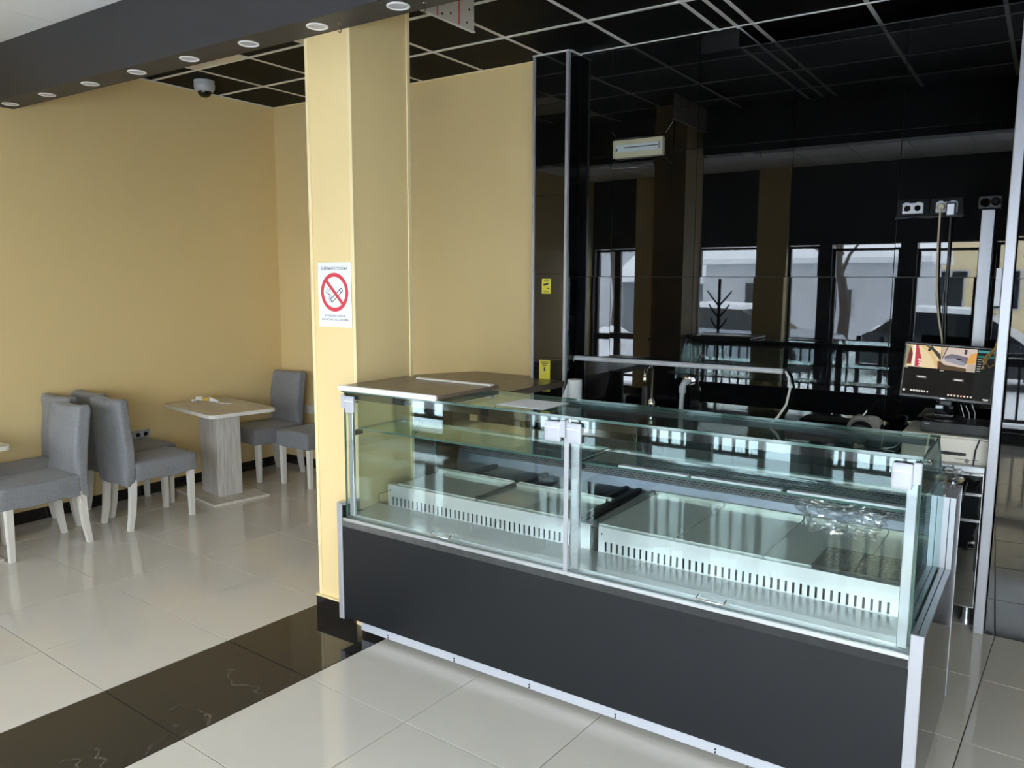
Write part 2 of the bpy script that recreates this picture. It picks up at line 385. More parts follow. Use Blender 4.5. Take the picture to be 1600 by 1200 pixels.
# ---- beam
beam = struct(B(XL, 2.575, 2.91, XR, 2.757, 3.6).build('ceiling_beam', 'dark_grey_paint'), 'dark grey ceiling beam crossing the room over the column', 'beam')

# ---- black ceiling with white grid bars
ceil = struct(B(XL-0.2, 2.757, ZC+0.012, XR+0.2, 5.7, 3.62).build('ceiling', 'black_ceiling_tile'), 'suspended black tile ceiling with white grid', 'ceiling')
GX = [-6.02, -5.42, -4.82, -4.23, -3.64, -3.04, -2.44, -1.84, -1.72, -1.62, -0.975, -0.33, 0.3, 0.9, 1.5, 2.1, 2.7, 3.4]
GY = [2.757, 3.18, 3.79, 4.40, 5.005, 5.50]
LEDS = {(1, 1), (3, 1)}
for a in range(len(GX)-1):
    for b in range(len(GY)-1):
        x0, x1, y0, y1 = GX[a], GX[a+1], GY[b], GY[b+1]
        if b == 4 and (x1 < -1.7 or x0 > -0.4): continue
        if (a, b) in LEDS: continue
        B(x0+0.004, y0+0.004, ZC+0.002, x1-0.004, y1-0.004, ZC+0.011).build('ceiling_tile', 'black_ceiling_tile', ceil)
for a, x in enumerate(GX):
    w = 0.012
    y1 = 4.99 if x < -3.2 else (4.875 if x < -2.9 else (YB if x < -1.75 else 5.5))
    if x > -0.2: y1 = 4.45
    if abs(x-XL) < 0.01: B(x, 2.757, ZC-0.006, x+0.02, y1, ZC+0.004).build('grid_bar', 'white_bar', ceil)
    elif x < XR: B(x-w, 2.757, ZC-0.002, x+w, y1, ZC+0.004).build('grid_bar', 'white_bar', ceil)
for y in GY[1:5]:
    x0 = XL; x1 = XR
    if y > 4.9: x0 = -2.83
    for xa, xb in ([(x0, x1)] if y < 4.45 else [(x0, -0.2)]):
        B(xa, y-0.012, ZC-0.004, xb, y+0.012-(0.012 if y > 4.9 else 0), ZC+0.004).build('grid_bar', 'white_bar', ceil)
B(-2.83, 4.87, ZC-0.006, -2.815, YB, ZC+0.002).build('edge_trim', 'white_bar', ceil)
B(-3.12, 4.858, ZC-0.006, -2.83, 4.872, ZC+0.002).build('edge_trim', 'white_bar', ceil)
B(XL, 4.975, ZC-0.006, -3.12, 4.99, ZC+0.002).build('edge_trim', 'cream_trim', ceil)
for n_, (a, b) in enumerate(sorted(LEDS)):
    lt = thing('ceiling_light', ['square white ceiling light panel beside the dome camera, switched off', 'square white ceiling light panel partly behind the yellow column, switched off'][n_], 'light', (GX[a]+0.3, GY[b]+0.305, ZC))
    B(-0.29, -0.295, -0.004, 0.29, 0.295, 0.010).build('diffuser', 'off_white', lt)
    MB().box(-0.296, -0.301, -0.007, 0.296, -0.29, 0.004).box(-0.296, 0.29, -0.007, 0.296, 0.301, 0.004).box(-0.296, -0.29, -0.007, -0.285, 0.29, 0.004).box(0.285, -0.29, -0.007, 0.296, 0.29, 0.004).build('frame', 'white_bar', lt)

# ---- white ceiling in front of the beam
wc = struct(B(XL-0.2, YS-0.3, ZW+0.012, XR+0.2, 2.575, 3.62).build('ceiling_front', 'concealed_grey'), 'suspended white tile ceiling in front of the beam', 'ceiling')
wx = [XL, -5.62, -5.02, -4.42, -3.82, -3.22, -2.62, -2.02, -1.42, -0.82, -0.22, 0.38, 0.98, 1.58, 2.18, 2.78, XR]
wy = [YS, -0.83, -0.23, 0.37, 0.97, 1.57, 2.12, 2.575]
for a in range(len(wx)-1):
    for b in range(len(wy)-1):
        B(wx[a]+0.003, wy[b]+0.003, ZW, wx[a+1]-0.003, wy[b+1]-0.003, ZW+0.011).build('ceiling_tile', 'white_ceiling_tile', wc)

# ---- shop front behind the camera: only seen mirrored in the black panels and the glass
sf = MB()
xs = [XL-0.2]+[v for o in OPEN for v in o[:2]]+[XR+0.2]
sf.box(XL-0.2, YS-0.2, 2.23, XR+0.2, YS, 3.6); sf.box(XL-0.2, YS-0.2, -0.1, XR+0.2, YS, 0.12)
front = struct(sf.build('wall_front', 'frame_dark'), 'dark shop front wall with tall windows, mirrored in the black panels', 'wall')
for a, b in zip(xs[0::2], xs[1::2]):
    yel = (b-a) > 0.3
    B(a, YS-0.2, 0.12, b, YS+(0.12 if yel and a > XL else 0), 2.23 if not yel else 2.23).build('post', 'yellow_paint' if yel and b < -2.5 else 'frame_dark', front)
    if yel and a > XL: B(a, YS, 2.23, b, YS+0.12, ZW).build('post', 'yellow_paint', front)
for k, (a, b, z0, z1) in enumerate(OPEN):
    w = struct(put('window_%d' % (k+1), None, None, (0, 0, 0)), ['tall', 'second', 'third', 'fourth', 'fifth', 'sixth', 'seventh', 'eighth'][k]+' shop window behind the camera counted from the seating end', 'window')
    fr = 0.035
    MB().box(a, YS-0.15, z0, a+fr, YS-0.09, z1).box(b-fr, YS-0.15, z0, b, YS-0.09, z1).box(a+fr, YS-0.15, z0, b-fr, YS-0.09, z0+fr).box(a+fr, YS-0.15, z1-fr, b-fr, YS-0.09, z1).build('window_frame', 'frame_dark', w)
    B(a+fr, YS-0.16, 0.84, b-fr, YS-0.02, 0.93).build('rail', 'frame_dark', w)
    B(a+fr, YS-0.125, z0+fr, b-fr, YS-0.119, 0.84).build('pane', 'window_glass', w)
    B(a+fr, YS-0.125, 0.93, b-fr, YS-0.119, z1-fr).build('pane', 'window_glass', w)
    if k in (0,):
        B(-5.66, YS-0.15, z0+fr, -5.56, YS-0.09, z1-fr).build('mullion', 'frame_dark', w)

# ================================================================== DOWNLIGHTS and ceiling things
names = ['over the yellow column right end', 'just left of the column top', 'first beyond the column to the left', 'above the square light panel', 'above where the side wall meets the beam',
         'third from the left edge', 'second from the left edge', 'nearest the left edge']
dl = None
for k, x in enumerate([-2.39, -2.888, -3.379, -3.866, -4.357, -4.85, -5.363, -5.855]):
    t = thing('downlight', 'round white downlight under the dark beam, '+names[k], 'light', (x, 2.662, 2.91), 0, 'downlights along the beam')
    if dl is None:
        b1 = MB().lathe([(0.0505, 0.0), (0.0505, -0.004), (0.045, -0.006), (0.040, -0.003), (0.040, 0.0)], 28).mesh('ring', 'lens_white', 40)
        b2 = MB().lathe([(0.0395, 0.0), (0.0395, -0.0015), (0.01, -0.003)], 28).mesh('lens', 'white_plastic', 40); dl = 1
    put('ring', b1, t); put('lens', b2, t)
for k, (x, lab) in enumerate(((-2.27, 'right'), (-2.77, 'left'))):
    t = thing('cup_hook', 'tiny chrome screw hook under the beam by the column, %s of two' % lab, 'hook', (x, 2.69, 2.91), 0, 'hooks under the beam')
    MB().tube([(0, 0, 0), (0, 0, -0.02), (0.008, 0, -0.032), (0.0, 0, -0.042), (-0.010, 0, -0.034)], 0.003, 6).build('hook_wire', 'chrome', t, 60)
    MB().lathe([(0.008, 0.0), (0.008, -0.003)], 12).build('collar', 'chrome', t)
t = thing('dome_camera', 'white dome security camera on the black ceiling', 'camera', (-5.66, 4.02, ZC-0.002))
MB().lathe([(0.078, 0), (0.078, -0.022), (0.076, -0.026)], 32).build('base_ring', 'white_plastic', t, 40)
MB().lathe([(0.0745, -0.026), (0.079, -0.03), (0.077, -0.062), (0.062, -0.082), (0.056, -0.084)], 32).build('housing', 'white_plastic', t, 40)
MB().lathe([(0.054, -0.08), (0.052, -0.094), (0.042, -0.112), (0.022, -0.124), (0.004, -0.127)], 32).build('dome', 'black_gloss', t, 60)
t = thing('hanging_plate', 'white metal plate with red stripes hanging behind the beam', 'plate', (-2.72, 3.3, 3.1))
B(-0.006, -0.42, 0, 0.006, 0.335, ZC-3.1-0.006).build('sheet', 'off_white', t)
for y in (0.02, 0.2): B(0.006, y-0.004, 0.0, 0.008, y+0.004, ZC-3.1-0.01).build('stripe', 'sign_red', t)
for y, z in ((0.29, 0.10), (0.27, 0.03), (0.23, 0.16), (0.15, 0.12), (0.13, 0.04), (0.05, 0.14), (-0.03, 0.09), (0.06, 0.02), (-0.1, 0.05)):
    MB().lathe([(0.007, 0.006), (0.005, 0.009)], 10, (0, y, z), 'x').build('screw', 'frame_dark', t)
B(-0.01, -0.42, -0.006, 0.01, 0.342, 0.0).build('bottom_flange', 'white_bar', t)

# ================================================================== SIGN on the column
t = thing('no_smoking_sign', 'white paper no smoking sign stuck on the yellow column', 'sign', (-2.917, 2.7555, 1.68))
B(-0.115, 0, -0.158, 0.115, 0.002, 0.158).build('sheet', 'paper', t)
ring = MB(); n = 64
for k in range(n):
    a0, a1 = 2*math.pi*k/n, 2*math.pi*(k+1)/n
    ring.quad(*[(r*math.cos(a), -0.001, 0.012+r*math.sin(a)) for r, a in ((0.0755, a0), (0.095, a0), (0.095, a1), (0.0755, a1))])
ring.quad(*[(x, -0.0011, 0.012+z) for x, z in ((-0.064, 0.052), (-0.052, 0.064), (0.064, -0.052), (0.052, -0.064))])
cig = MB()
def bar2(mb, p, q, w, y=-0.0007):
    d = Vector((q[0]-p[0], q[1]-p[1])); nn = Vector((-d.y, d.x)).normalized()*w/2
    mb.quad((p[0]-nn.x, y, p[1]-nn.y), (q[0]-nn.x, y, q[1]-nn.y), (q[0]+nn.x, y, q[1]+nn.y), (p[0]+nn.x, y, p[1]+nn.y))
A_, B_ = (-0.024, -0.030), (0.052, 0.026); nn = Vector((-(B_[1]-A_[1]), B_[0]-A_[0])).normalized()*0.009
c1, c2, c3, c4 = (A_[0]-nn.x, A_[1]-nn.y), (B_[0]-nn.x, B_[1]-nn.y), (B_[0]+nn.x, B_[1]+nn.y), (A_[0]+nn.x, A_[1]+nn.y)
for p, q in ((c1, c2), (c2, c3), (c3, c4), (c4, c1), ((c2[0]*0.85+c1[0]*0.15, c2[1]*0.85+c1[1]*0.15), (c3[0]*0.85+c4[0]*0.15, c3[1]*0.85+c4[1]*0.15))): bar2(cig, p, q, 0.004)
for off in (0, 0.014):
    sm = [(-0.034, -0.033), (-0.040, -0.018), (-0.034, -0.004), (-0.046, 0.006), (-0.060, 0.010), (-0.054, 0.022), (-0.046, 0.028), (-0.045, 0.036)]
    sm = [(x+off*0.8, z-off*0.3) for x, z in sm]
    for p, q in zip(sm, sm[1:]): bar2(cig, p, q, 0.0025)
cig.build('cigarette_print', 'ink', t); ring.build('prohibition_ring', 'sign_red', t)
for body, wid, hgt, z in (('ЗАБРАЊЕНО ПУШЕЊЕ', 0.183, 0.0155, 0.128), ('РЕПУБЛИКА СРБИЈА', 0.142, 0.0115, -0.103), ('МИНИСТАРСТВО ЗДРАВЉА', 0.186, 0.0115, -0.123)):
    me = text_mesh('lettering', body, 0.02, 'ink')
    xs_ = [v.co.x for v in me.vertices]; ys_ = [v.co.y for v in me.vertices]
    kx = wid/(max(xs_)-min(xs_)); ky = hgt/(max(ys_)-min(ys_)); mx_ = (max(xs_)+min(xs_))/2; my_ = (max(ys_)+min(ys_))/2
    for v in me.vertices: v.co.x = (v.co.x-mx_)*kx; v.co.y = (v.co.y-my_)*ky
    put('lettering', me, t, (0, -0.0008, z), (R(90), 0, 0))

# stickers on the pilaster
for k, (x0, x1, z0, z1, lab) in enumerate(((-3.033, -2.957, 1.659, 1.765, 'small yellow camera warning sticker high on the black pilaster'), (-3.05, -2.958, 0.95, 1.18, 'tall yellow warning sticker low on the pilaster behind the counter'))):
    t = thing('warning_sticker', lab, 'sticker', ((x0+x1)/2, 4.868, z0))
    w, h = (x1-x0)/2, z1-z0
    B(-w, 0, 0, w, 0.002, h).build('sheet', 'sticker_yellow', t)
    p = MB()
    if k == 0:
        p.add([(-0.022, -0.0006, 0.055), (0.018, -0.0006, 0.066), (0.014, -0.0006, 0.079), (-0.026, -0.0006, 0.069)], [(0, 1, 2, 3)])
        p.quad((0.008, -0.0006, 0.036), (0.026, -0.0006, 0.036), (0.026, -0.0006, 0.041), (0.008, -0.0006, 0.041))
        for zz in (0.092, 0.086, 0.012): p.quad((-0.022, -0.0006, zz), (0.022, -0.0006, zz), (0.022, -0.0006, zz+0.003), (-0.022, -0.0006, zz+0.003))
    else:
        for zz, ww in ((0.214, 0.034), (0.204, 0.03), (0.19, 0.02)): p.quad((-ww, -0.0006, zz), (ww, -0.0006, zz), (ww, -0.0006, zz+0.005), (-ww, -0.0006, zz+0.005))
        p.quad((-0.007, -0.0006, 0.15), (0.007, -0.0006, 0.15), (0.004, -0.0006, 0.18), (-0.006, -0.0006, 0.178))
    p.build('print', 'ink', t)

# ================================================================== SOCKETS
def schuko(parent, x, y, z, r=0.021):
    MB().lathe([(r, 0), (r, 0.003), (r*0.9, 0.003), (r*0.82, -0.006), (r*0.1, -0.006)], 20, (x, y, z), 'y').build('socket_cup', 'off_white', parent, 40)
    for dx in (-0.008, 0.008): MB().lathe([(0.0025, 0), (0.0025, 0.0045)], 8, (x+dx, y, z), 'y').build('socket_hole', 'ink', parent)
t = thing('wall_socket', 'row of four cream wall sockets on the yellow end wall behind the chairs', 'socket', (-5.715, 4.988, 0.555))
MB().bbox(-0.185, -0.008, -0.042, 0.185, 0.001, 0.042, 0.003).build('plate', 'off_white', t)
for k in range(4):
    f = MB().bbox(-0.172+k*0.088, -0.045, -0.036, -0.172+k*0.088+0.08, -0.006, 0.036, 0.005).build('flap_cover', 'off_white', t)
t = thing('wall_socket', 'white double wall socket on the yellow side wall behind the grey seat', 'socket', (-6.019, 3.54, 0.505), R(90))
MB().bbox(-0.075, -0.012, -0.035, 0.075, 0.001, 0.035, 0.003).build('plate', 'white_plastic', t)
for x in (-0.033, 0.033): schuko(t, x, -0.012, 0)
for k, (x, lab) in enumerate(((-0.676, 'white double wall socket with empty cups on the black wall'), (-0.508, 'white double wall socket with a plug and adapter on the black wall'))):
    t = thing('wall_socket', lab, 'socket', (x, YB-0.001, 2.162))
    fl_ = MB().add([(-0.085, -0.004, -0.05), (0.085, -0.004, -0.05), (0.075, -0.004, 0.05), (-0.075, -0.004, 0.05), (-0.085, -0.001, -0.05), (0.085, -0.001, -0.05), (0.075, -0.001, 0.05), (-0.075, -0.001, 0.05)],
        [(0, 1, 2, 3), (7, 6, 5, 4), (0, 4, 5, 1), (1, 5, 6, 2), (2, 6, 7, 3), (3, 7, 4, 0)]).build('clear_backing', 'clear_bag', t)
    MB().add([(-0.085, -0.004, -0.045), (0.085, -0.004, -0.045), (0.085, -0.03, -0.06), (0.0, -0.022, -0.05), (-0.085, -0.03, -0.06)], [(0, 1, 2, 3, 4)]).build('film_fold', 'clear_film_grey', t)
    MB().bbox(-0.053, -0.016, -0.029, 0.053, -0.002, 0.029, 0.004).build('plate', 'white_plastic', t)
    for dx in (-0.026, 0.026):
        if k == 0: schuko(t, dx, -0.016, 0, 0.019)
    for dx in (-0.03, 0.03): MB().bbox(dx-0.012, -0.02, 0.028, dx+0.012, -0.004, 0.034, 0.002, 1).build('hinge', 'white_plastic', t)
t = thing('power_plug', 'round beige plug in the black wall socket, cable hanging down', 'plug', (-0.533, YB-0.018, 2.162))
MB().lathe([(0.02, 0), (0.02, 0.016), (0.016, 0.026), (0.006, 0.028)], 20, axis='y').build('plug_body', 'cable_beige', t, 40)
MB().tube([(0, -0.03, -0.005), (0, -0.038, -0.04), (0.0, -0.03, -0.2), (0.010, -0.02, -0.45), (0.025, -0.03, -0.58), (0.055, -0.05, -0.72), (0.07, -0.08, -0.82)], 0.0055, 8).build('cable', 'cable_beige', t, 60)
t = thing('power_adapter', 'black power adapter with grey label plugged in beside the beige plug', 'adapter', (-0.482, YB-0.018, 2.152))
MB().bbox(-0.024, -0.05, -0.045, 0.024, 0, 0.03, 0.005).build('case', 'black_plastic', t)
B(-0.017, -0.0515, -0.036, 0.016, -0.05, 0.02).build('rating_label', 'aluminium', t)
for dx, w in ((0, 0), (0.012, 1)):
    MB().tube([(dx*0.3, -0.03, -0.045), (dx*0.3, -0.03, -0.09), (0.001+dx*0.5, -0.022, -0.28), (-0.008+dx, -0.02, -0.5), (0.004+dx, -0.03, -0.7), (0.02+dx, -0.06, -0.85)], 0.003, 6).build('cable', 'black_plastic', t, 60)
t = thing('cable_duct', 'silver vertical cable duct on the black wall above the monitor', 'duct', (-0.306, YB-0.002, 1.33))
MB().bbox(-0.031, -0.03, 0, 0.031, 0, 0.808, 0.003).build('channel', 'silver_satin', t)
MB().bbox(-0.05, -0.03, 0.811, 0.06, -0.001, 0.88, 0.006).build('socket_box', 'black_plastic', t)
MB().lathe([(0.024, 0), (0.024, 0.012), (0.018, 0.012), (0.016, 0.004)], 20, (-0.018, -0.03, 0.845), 'y').build('socket_cup', 'black_gloss', t, 40)
MB().lathe([(0.022, 0), (0.022, 0.03), (0.012, 0.04)], 16, (0.03, -0.03, 0.847), 'y').build('plug_body', 'black_rubber', t, 40)

# emergency light on wall A
t = thing('emergency_light', 'cream emergency light in a black recessed box high on the black wall', 'light', (-2.36, YB-0.001, 2.635))
MB().box(-0.2, -0.008, -0.12, 0.24, 0, -0.075).box(-0.2, -0.008, 0.075, 0.24, 0, 0.155).box(-0.2, -0.008, -0.075, -0.185, 0, 0.075).box(0.19, -0.008, -0.075, 0.24, 0, 0.075).build('surround', 'black_gloss', t)
for p, q in (((0.185, 0.085), (0.235, 0.15)), ((0.19, -0.075), (0.235, -0.118)), ((-0.185, -0.08), (-0.21, -0.12)), ((-0.18, 0.09), (-0.205, 0.125))):
    MB().tube([(p[0], -0.009, p[1]), (q[0], -0.009, q[1])], 0.0018, 5).build('mitre_line', 'frame_dark', t)
MB().bbox(-0.18, -0.05, -0.06, 0.182, -0.001, 0.06, 0.008).build('housing', 'fixture_cream', t)
MB().bbox(-0.155, -0.056, -0.022, 0.176, -0.049, 0.026, 0.003).build('diffuser', 'fixture_bluewhite', t)
B(-0.09, -0.0575, 0.002, 0.155, -0.056, 0.008).build('tube_line', 'ink', t)
B(-0.152, -0.0578, -0.014, -0.14, -0.056, 0.004).build('indicator', 'ink', t)
B(0.158, -0.058, -0.018, 0.172, -0.056, 0.026).build('end_cap', 'concealed_grey', t)

# ================================================================== CHAIRS
def lean(p):   # backrest leans back a little
    z = max(0, p.z-0.42); return Vector((p.x, p.y+0.03*z+0.07*z*z, p.z))
def wr(p, s=9.0, a=0.006, seed=0):
    return Vector((p.x+a*noise.noise(Vector((p.x*s, p.y*s, p.z*s+seed))), p.y+a*noise.noise(Vector((p.x*s+7, p.y*s, p.z*s*0.6+seed))), p.z+a*0.6*noise.noise(Vector((p.x*s, p.y*s+9, p.z*s+seed)))))
def chair_meshes(seed):
    back = MB().rbox((0, 0.235, 0.62), (0.195, 0.044, 0.305), 0.026, 14,
        lambda p: lean(wr(Vector((p.x*(1-0.06*max(0, p.z-0.5)), p.y, p.z+0.012*(abs(p.x)/0.22-0.5)*(p.z > 0.85))), 8, 0.018, seed))).mesh('backrest', 'grey_fabric', 50)
    def sf_(p):
        t_ = max(0, 0.40-p.z); p = Vector((p.x*(1+0.14*t_), p.y+(0.0 if p.y > 0 else -0.12*t_), p.z))
        if p.z > 0.44: p.z += 0.012*(1-(p.x/0.22)**2)
        if p.z < 0.35: p.z += 0.006*math.sin(p.x*23+seed)+0.006*math.sin(p.y*19)
        return wr(p, 9, 0.011, seed+3)
    seat = MB().rbox((0, -0.03, 0.402), (0.199, 0.245, 0.07), 0.022, 14, sf_).mesh('seat', 'grey_fabric', 50)
    legs = []
    for sx in (-1, 1):
        for fr in (1, 0):
            b = MB(); x = sx*0.168; y = -0.225 if fr else 0.225
            secs = [(0.36, 0, 0.021), (0.18, 0, 0.019), (0.0, 0, 0.0155)] if fr else [(0.36, 0, 0.022), (0.25, 0.004, 0.021), (0.12, 0.016, 0.019), (0.0, 0.036, 0.016)]
            vs_ = []; fs_ = []
            for z, dy, h in secs: vs_ += [(x+a*h, y+dy+c*h, z) for a, c in ((-1, -1), (1, -1), (1, 1), (-1, 1))]
            for i in range(len(secs)-1):
                for k in range(4): fs_.append((i*4+k, (i+1)*4+k, (i+1)*4+(k+1) % 4, i*4+(k+1) % 4))
            fs_ += [(0, 1, 2, 3), tuple(4*(len(secs)-1)+k for k in (3, 2, 1, 0))]
            legs.append(b.add(vs_, fs_).mesh('leg', 'white_leg'))
    tie = MB().tube([(0.19, 0.2, 0.345), (0.195, 0.205, 0.31), (0.19, 0.212, 0.285), (0.185, 0.225, 0.29), (0.183, 0.228, 0.3)], 0.004, 6).mesh('cover_tie', 'cable_white', 60)
    return seat, back, legs, tie
CV = [chair_meshes(0.0), chair_meshes(5.3)]
# rz 0: the seat points towards -Y
chairs = [((-5.394, 2.41), 0, 0, 'grey covered dining chair at the left edge, nearest the camera'),
          ((-5.803, 2.55), 0, 1, 'grey covered dining chair against the wall, hidden behind the leftmost near one'),
          ((-5.385, 3.21), 180, 1, 'grey covered dining chair in the middle, seat pointing at the full table'),
          ((-5.80, 3.31), 180, 0, 'grey covered dining chair against the wall behind the middle one'),
          ((-5.74, 4.555), 0, 0, 'grey covered dining chair in the corner beyond the full table'),
          ((-5.215, 4.665), 0, 1, 'grey covered dining chair partly hidden by the yellow column')]
for (x, y), a, v, lab in chairs:
    t = thing('dining_chair', lab, 'chair', (x, y, 0), R(a), 'grey dining chairs along the yellow wall')
    seat, back, legs, tie = CV[v]
    put('seat', seat, t); put('backrest', back, t)
    for l in legs: put('leg', l, t)
    put('cover_tie', tie, t)

# ================================================================== TABLES
def rrect(w, h, r, n=6):
    return [(cx+r*math.cos(a0+k*math.pi/2/n), cy+r*math.sin(a0+k*math.pi/2/n)) for cx, cy, a0 in ((w/2-r, h/2-r, 0), (-w/2+r, h/2-r, math.pi/2), (-w/2+r, -h/2+r, math.pi), (w/2-r, -h/2+r, 1.5*math.pi)) for k in range(n+1)]
def table(name, lab, loc, a, tw, th):
    t = thing(name, lab, 'table', loc, R(a), 'pale oak cafe tables')
    o = MB().prism(rrect(tw, th, 0.05), 0.707, 0.735).build('tabletop', 'pale_oak', t, 30)
    MB().prism(rrect(tw+0.004, th+0.004, 0.052), 0.7075, 0.7342).build('edge_band', 'white_leg', o, 30)
    MB().bbox(-0.15, -0.1, 0.02, 0.15, 0.1, 0.707, 0.003).build('pedestal', 'pale_oak_upright', t)
    f = MB().bbox(-0.34, -0.235, 0, 0.34, 0.235, 0.02, 0.002).build('foot_plate', 'pale_oak', t)
    return t
table('cafe_table', 'pale oak pedestal table with a trinket on top', (-5.525, 3.925, 0), -9.5, 0.86, 0.55)
table('cafe_table', 'pale oak pedestal table cut off at the left edge of the photo', (-5.615, 1.93, 0), 0, 0.78, 0.62)
t = thing('table_trinket', 'small white and yellow trinket lying on the pale table', 'trinket', (-5.76, 4.0, 0.735), R(10))
t.scale = (1.5, 1.4, 1.4)
MB().tube([(-0.09, 0, 0.016), (-0.05, 0.004, 0.016), (0.02, 0.0, 0.014), (0.07, -0.004, 0.008)], [0.012, 0.016, 0.014, 0.006], 10).build('white_tube', 'paper', t, 60)
for dx, dy in ((-0.02, -0.012), (0.012, 0.012), (0.0, -0.02)): MB().rbox((dx, dy, 0.018), (0.016, 0.013, 0.012), 0.01, 3).build('yellow_bud', 'petal_yellow', t, 60)
MB().prism([(0.06, -0.012), (0.15, -0.02), (0.16, 0.006), (0.07, 0.014)], 0.001, 0.004).build('paper_strip', 'paper', t)
MB().prism([(-0.1, -0.03), (-0.085, -0.032), (-0.08, -0.015), (-0.098, -0.012)], 0.001, 0.012).build('white_cap', 'paper', t)

# ================================================================== DISPLAY CASE
case = thing('display_case', 'long glass pastry display case with black front panel and silver edges', 'display case', (-2.775, 2.638, 0), R(-0.5))
W, DP = 2.5, 0.93
# -- base
B(0.004, 0.03, 0.13, W-0.004, DP, 0.56).build('body', 'inner_dark', case)
fp = MB().bbox(0.0, 0.0, 0.095, W-0.002, 0.018, 0.592, 0.002, 1).build('front_panel', 'cabinet_black', case)
pl_ = MB(); pl_.box(0.06, 0.05, 0.025, W-0.03, 0.058, 0.062)
nt_ = int((W-0.09)/0.0345)
for k in range(nt_): pl_.box(0.06+k*0.0345, 0.05, 0.062, 0.06+k*0.0345+0.026, 0.058, 0.125)
pl_.box(0.06, 0.058, 0.11, W-0.03, 0.065, 0.135)
plo = pl_.build('plinth', 'white_plastic', case)
for x in [0.24+0.41*k for k in range(6)]:
    for z in (0.032, 0.044): MB().lathe([(0.004, 0), (0.004, 0.002)], 8, (x, 0.05, z), 'y').build('screw', 'ink', plo)
for x in (0.12, W-0.12):
    for y in (0.16, DP-0.1): MB().lathe([(0.02, 0.0), (0.02, 0.012), (0.012, 0.014), (0.012, 0.13)], 12, (x, y, 0)).build('foot', 'aluminium', case, 40)
# -- end panels
ep = MB().prism([(0.003, 0.06), (DP, 0.06), (DP, 0.945), (0.705, 0.945), (0.705, 0.665), (0.003, 0.665)], W+0.003, W+0.034, 'x').build('end_panel', 'end_panel_dark', case)
MB().bbox(W-0.002, -0.006, 0.055, W+0.037, 0.006, 0.676, 0.002, 1).build('edge_trim', 'silver_satin', ep)
MB().box(W+0.001, 0.006, 0.664, W+0.0155, 0.695, 0.676).box(W+0.0185, 0.006, 0.664, W+0.037, 0.695, 0.676).build('edge_trim', 'aluminium', ep)
MB().box(W-0.008, 0.694, 0.664, W+0.0155, 0.706, 0.952).box(W+0.0185, 0.694, 0.664, W+0.037, 0.706, 0.952).build('edge_trim', 'silver_satin', ep)
MB().box(W+0.001, 0.706, 0.944, W+0.037, DP, 0.952).box(W+0.003, DP, 0.06, W+0.036, DP+0.004, 0.952).build('edge_trim', 'silver_satin', ep)
el = B(-0.034, 0.004, 0.09, -0.002, 0.115, 0.664).build('end_panel', 'end_panel_dark', case)
MB().bbox(-0.036, -0.006, 0.085, -0.004, 0.004, 0.676, 0.002, 1).build('edge_trim', 'silver_satin', el)
MB().box(-0.036, 0.004, 0.664, 0.004, 0.115, 0.676).build('edge_trim', 'aluminium', el)
# -- sill
sl = MB(); sl.prism([(0.0, 0.592), (0.0, 0.604), (0.012, 0.604), (0.012, 0.597), (0.028, 0.597), (0.028, 0.606), (0.05, 0.606), (0.05, 0.612), (0.10, 0.612), (0.238, 0.622), (0.245, 0.622), (0.245, 0.56), (0.0, 0.56)], 0.0, W, 'x')
sl.build('front_sill', 'stainless_bright', case)
# -- slotted riser (two pieces), each slot really cut between the teeth
for x0, x1 in ((0.07, 1.235), (1.275, 2.455)):
    b = MB(); b.box(x0, 0.245, 0.668, x1, 0.250, 0.730); b.box(x0, 0.245, 0.612, x1, 0.250, 0.626)
    pitch = 0.0265; nn_ = int((x1-x0-0.06)/pitch); xx = x0
    b.box(x0, 0.245, 0.626, x0+0.03, 0.25, 0.668)
    for k in range(nn_): b.box(x0+0.03+k*pitch+0.009, 0.245, 0.626, x0+0.03+(k+1)*pitch, 0.25, 0.668)
    b.box(x0+0.03+nn_*pitch, 0.245, 0.626, x1, 0.25, 0.668)
    b.box(x0, 0.25, 0.724, x1, 0.27, 0.730)
    ro = b.build('slotted_riser', 'stainless_bright', case)
    MB().lathe([(0.004, 0), (0.003, 0.002)], 8, (x0+0.015, 0.245, 0.70), 'y').build('screw', 'ink', ro)
B(0.03, 0.30, 0.56, W-0.03, 0.31, 0.70).build('riser_backing', 'inner_dark', case)
# -- trays
def tray(x0, x1, y0, y1, z=0.735):
    b = MB(); r = 0.006
    b.box(x0, y0, z-0.012, x1, y1, z-0.004)
    b.box(x0, y1-0.018, z-0.012, x1, y1, z+0.012); b.box(x0, y0, z-0.012, x1, y0+0.006, z)
    return b.build('tray', 'tray_steel', case)
tray(0.12, 0.605, 0.27, 0.60); tray(0.625, 1.13, 0.27, 0.60)
tray(1.262, 1.60, 0.27, 0.86); tray(1.606, 1.955, 0.27, 0.86); tray(1.961, 2.29, 0.27, 0.86); tray(2.296, 2.45, 0.27, 0.86)
for x, y0, y1 in ((0.615, 0.27, 0.60), (1.17, 0.27, 0.86), (1.245, 0.27, 0.86), (0.30, 0.60, 0.87), (0.63, 0.60, 0.87), (1.10, 0.6, 0.87)):
    MB().bbox(x-0.012, y0, 0.72, x+0.012, y1, 0.745, 0.003, 1).build('tray_bar', 'inner_dark', case)
for x0, x1 in ((0.12, 0.60), (0.63, 1.15)): MB().box(x0, 0.60, 0.735, x1, 0.612, 0.75).box(x0, 0.62, 0.728, x1, 0.635, 0.742).build('tray_lip', 'stainless_bright', case)
B(0.06, 0.56, 0.60, 1.2, 0.88, 0.612).build('well_floor', 'stainless_mirror', case)
lou = MB()
for k in range(26): lou.box(0.34+k*0.032, 0.80, 0.612, 0.34+k*0.032+0.017, 0.812, 0.66)
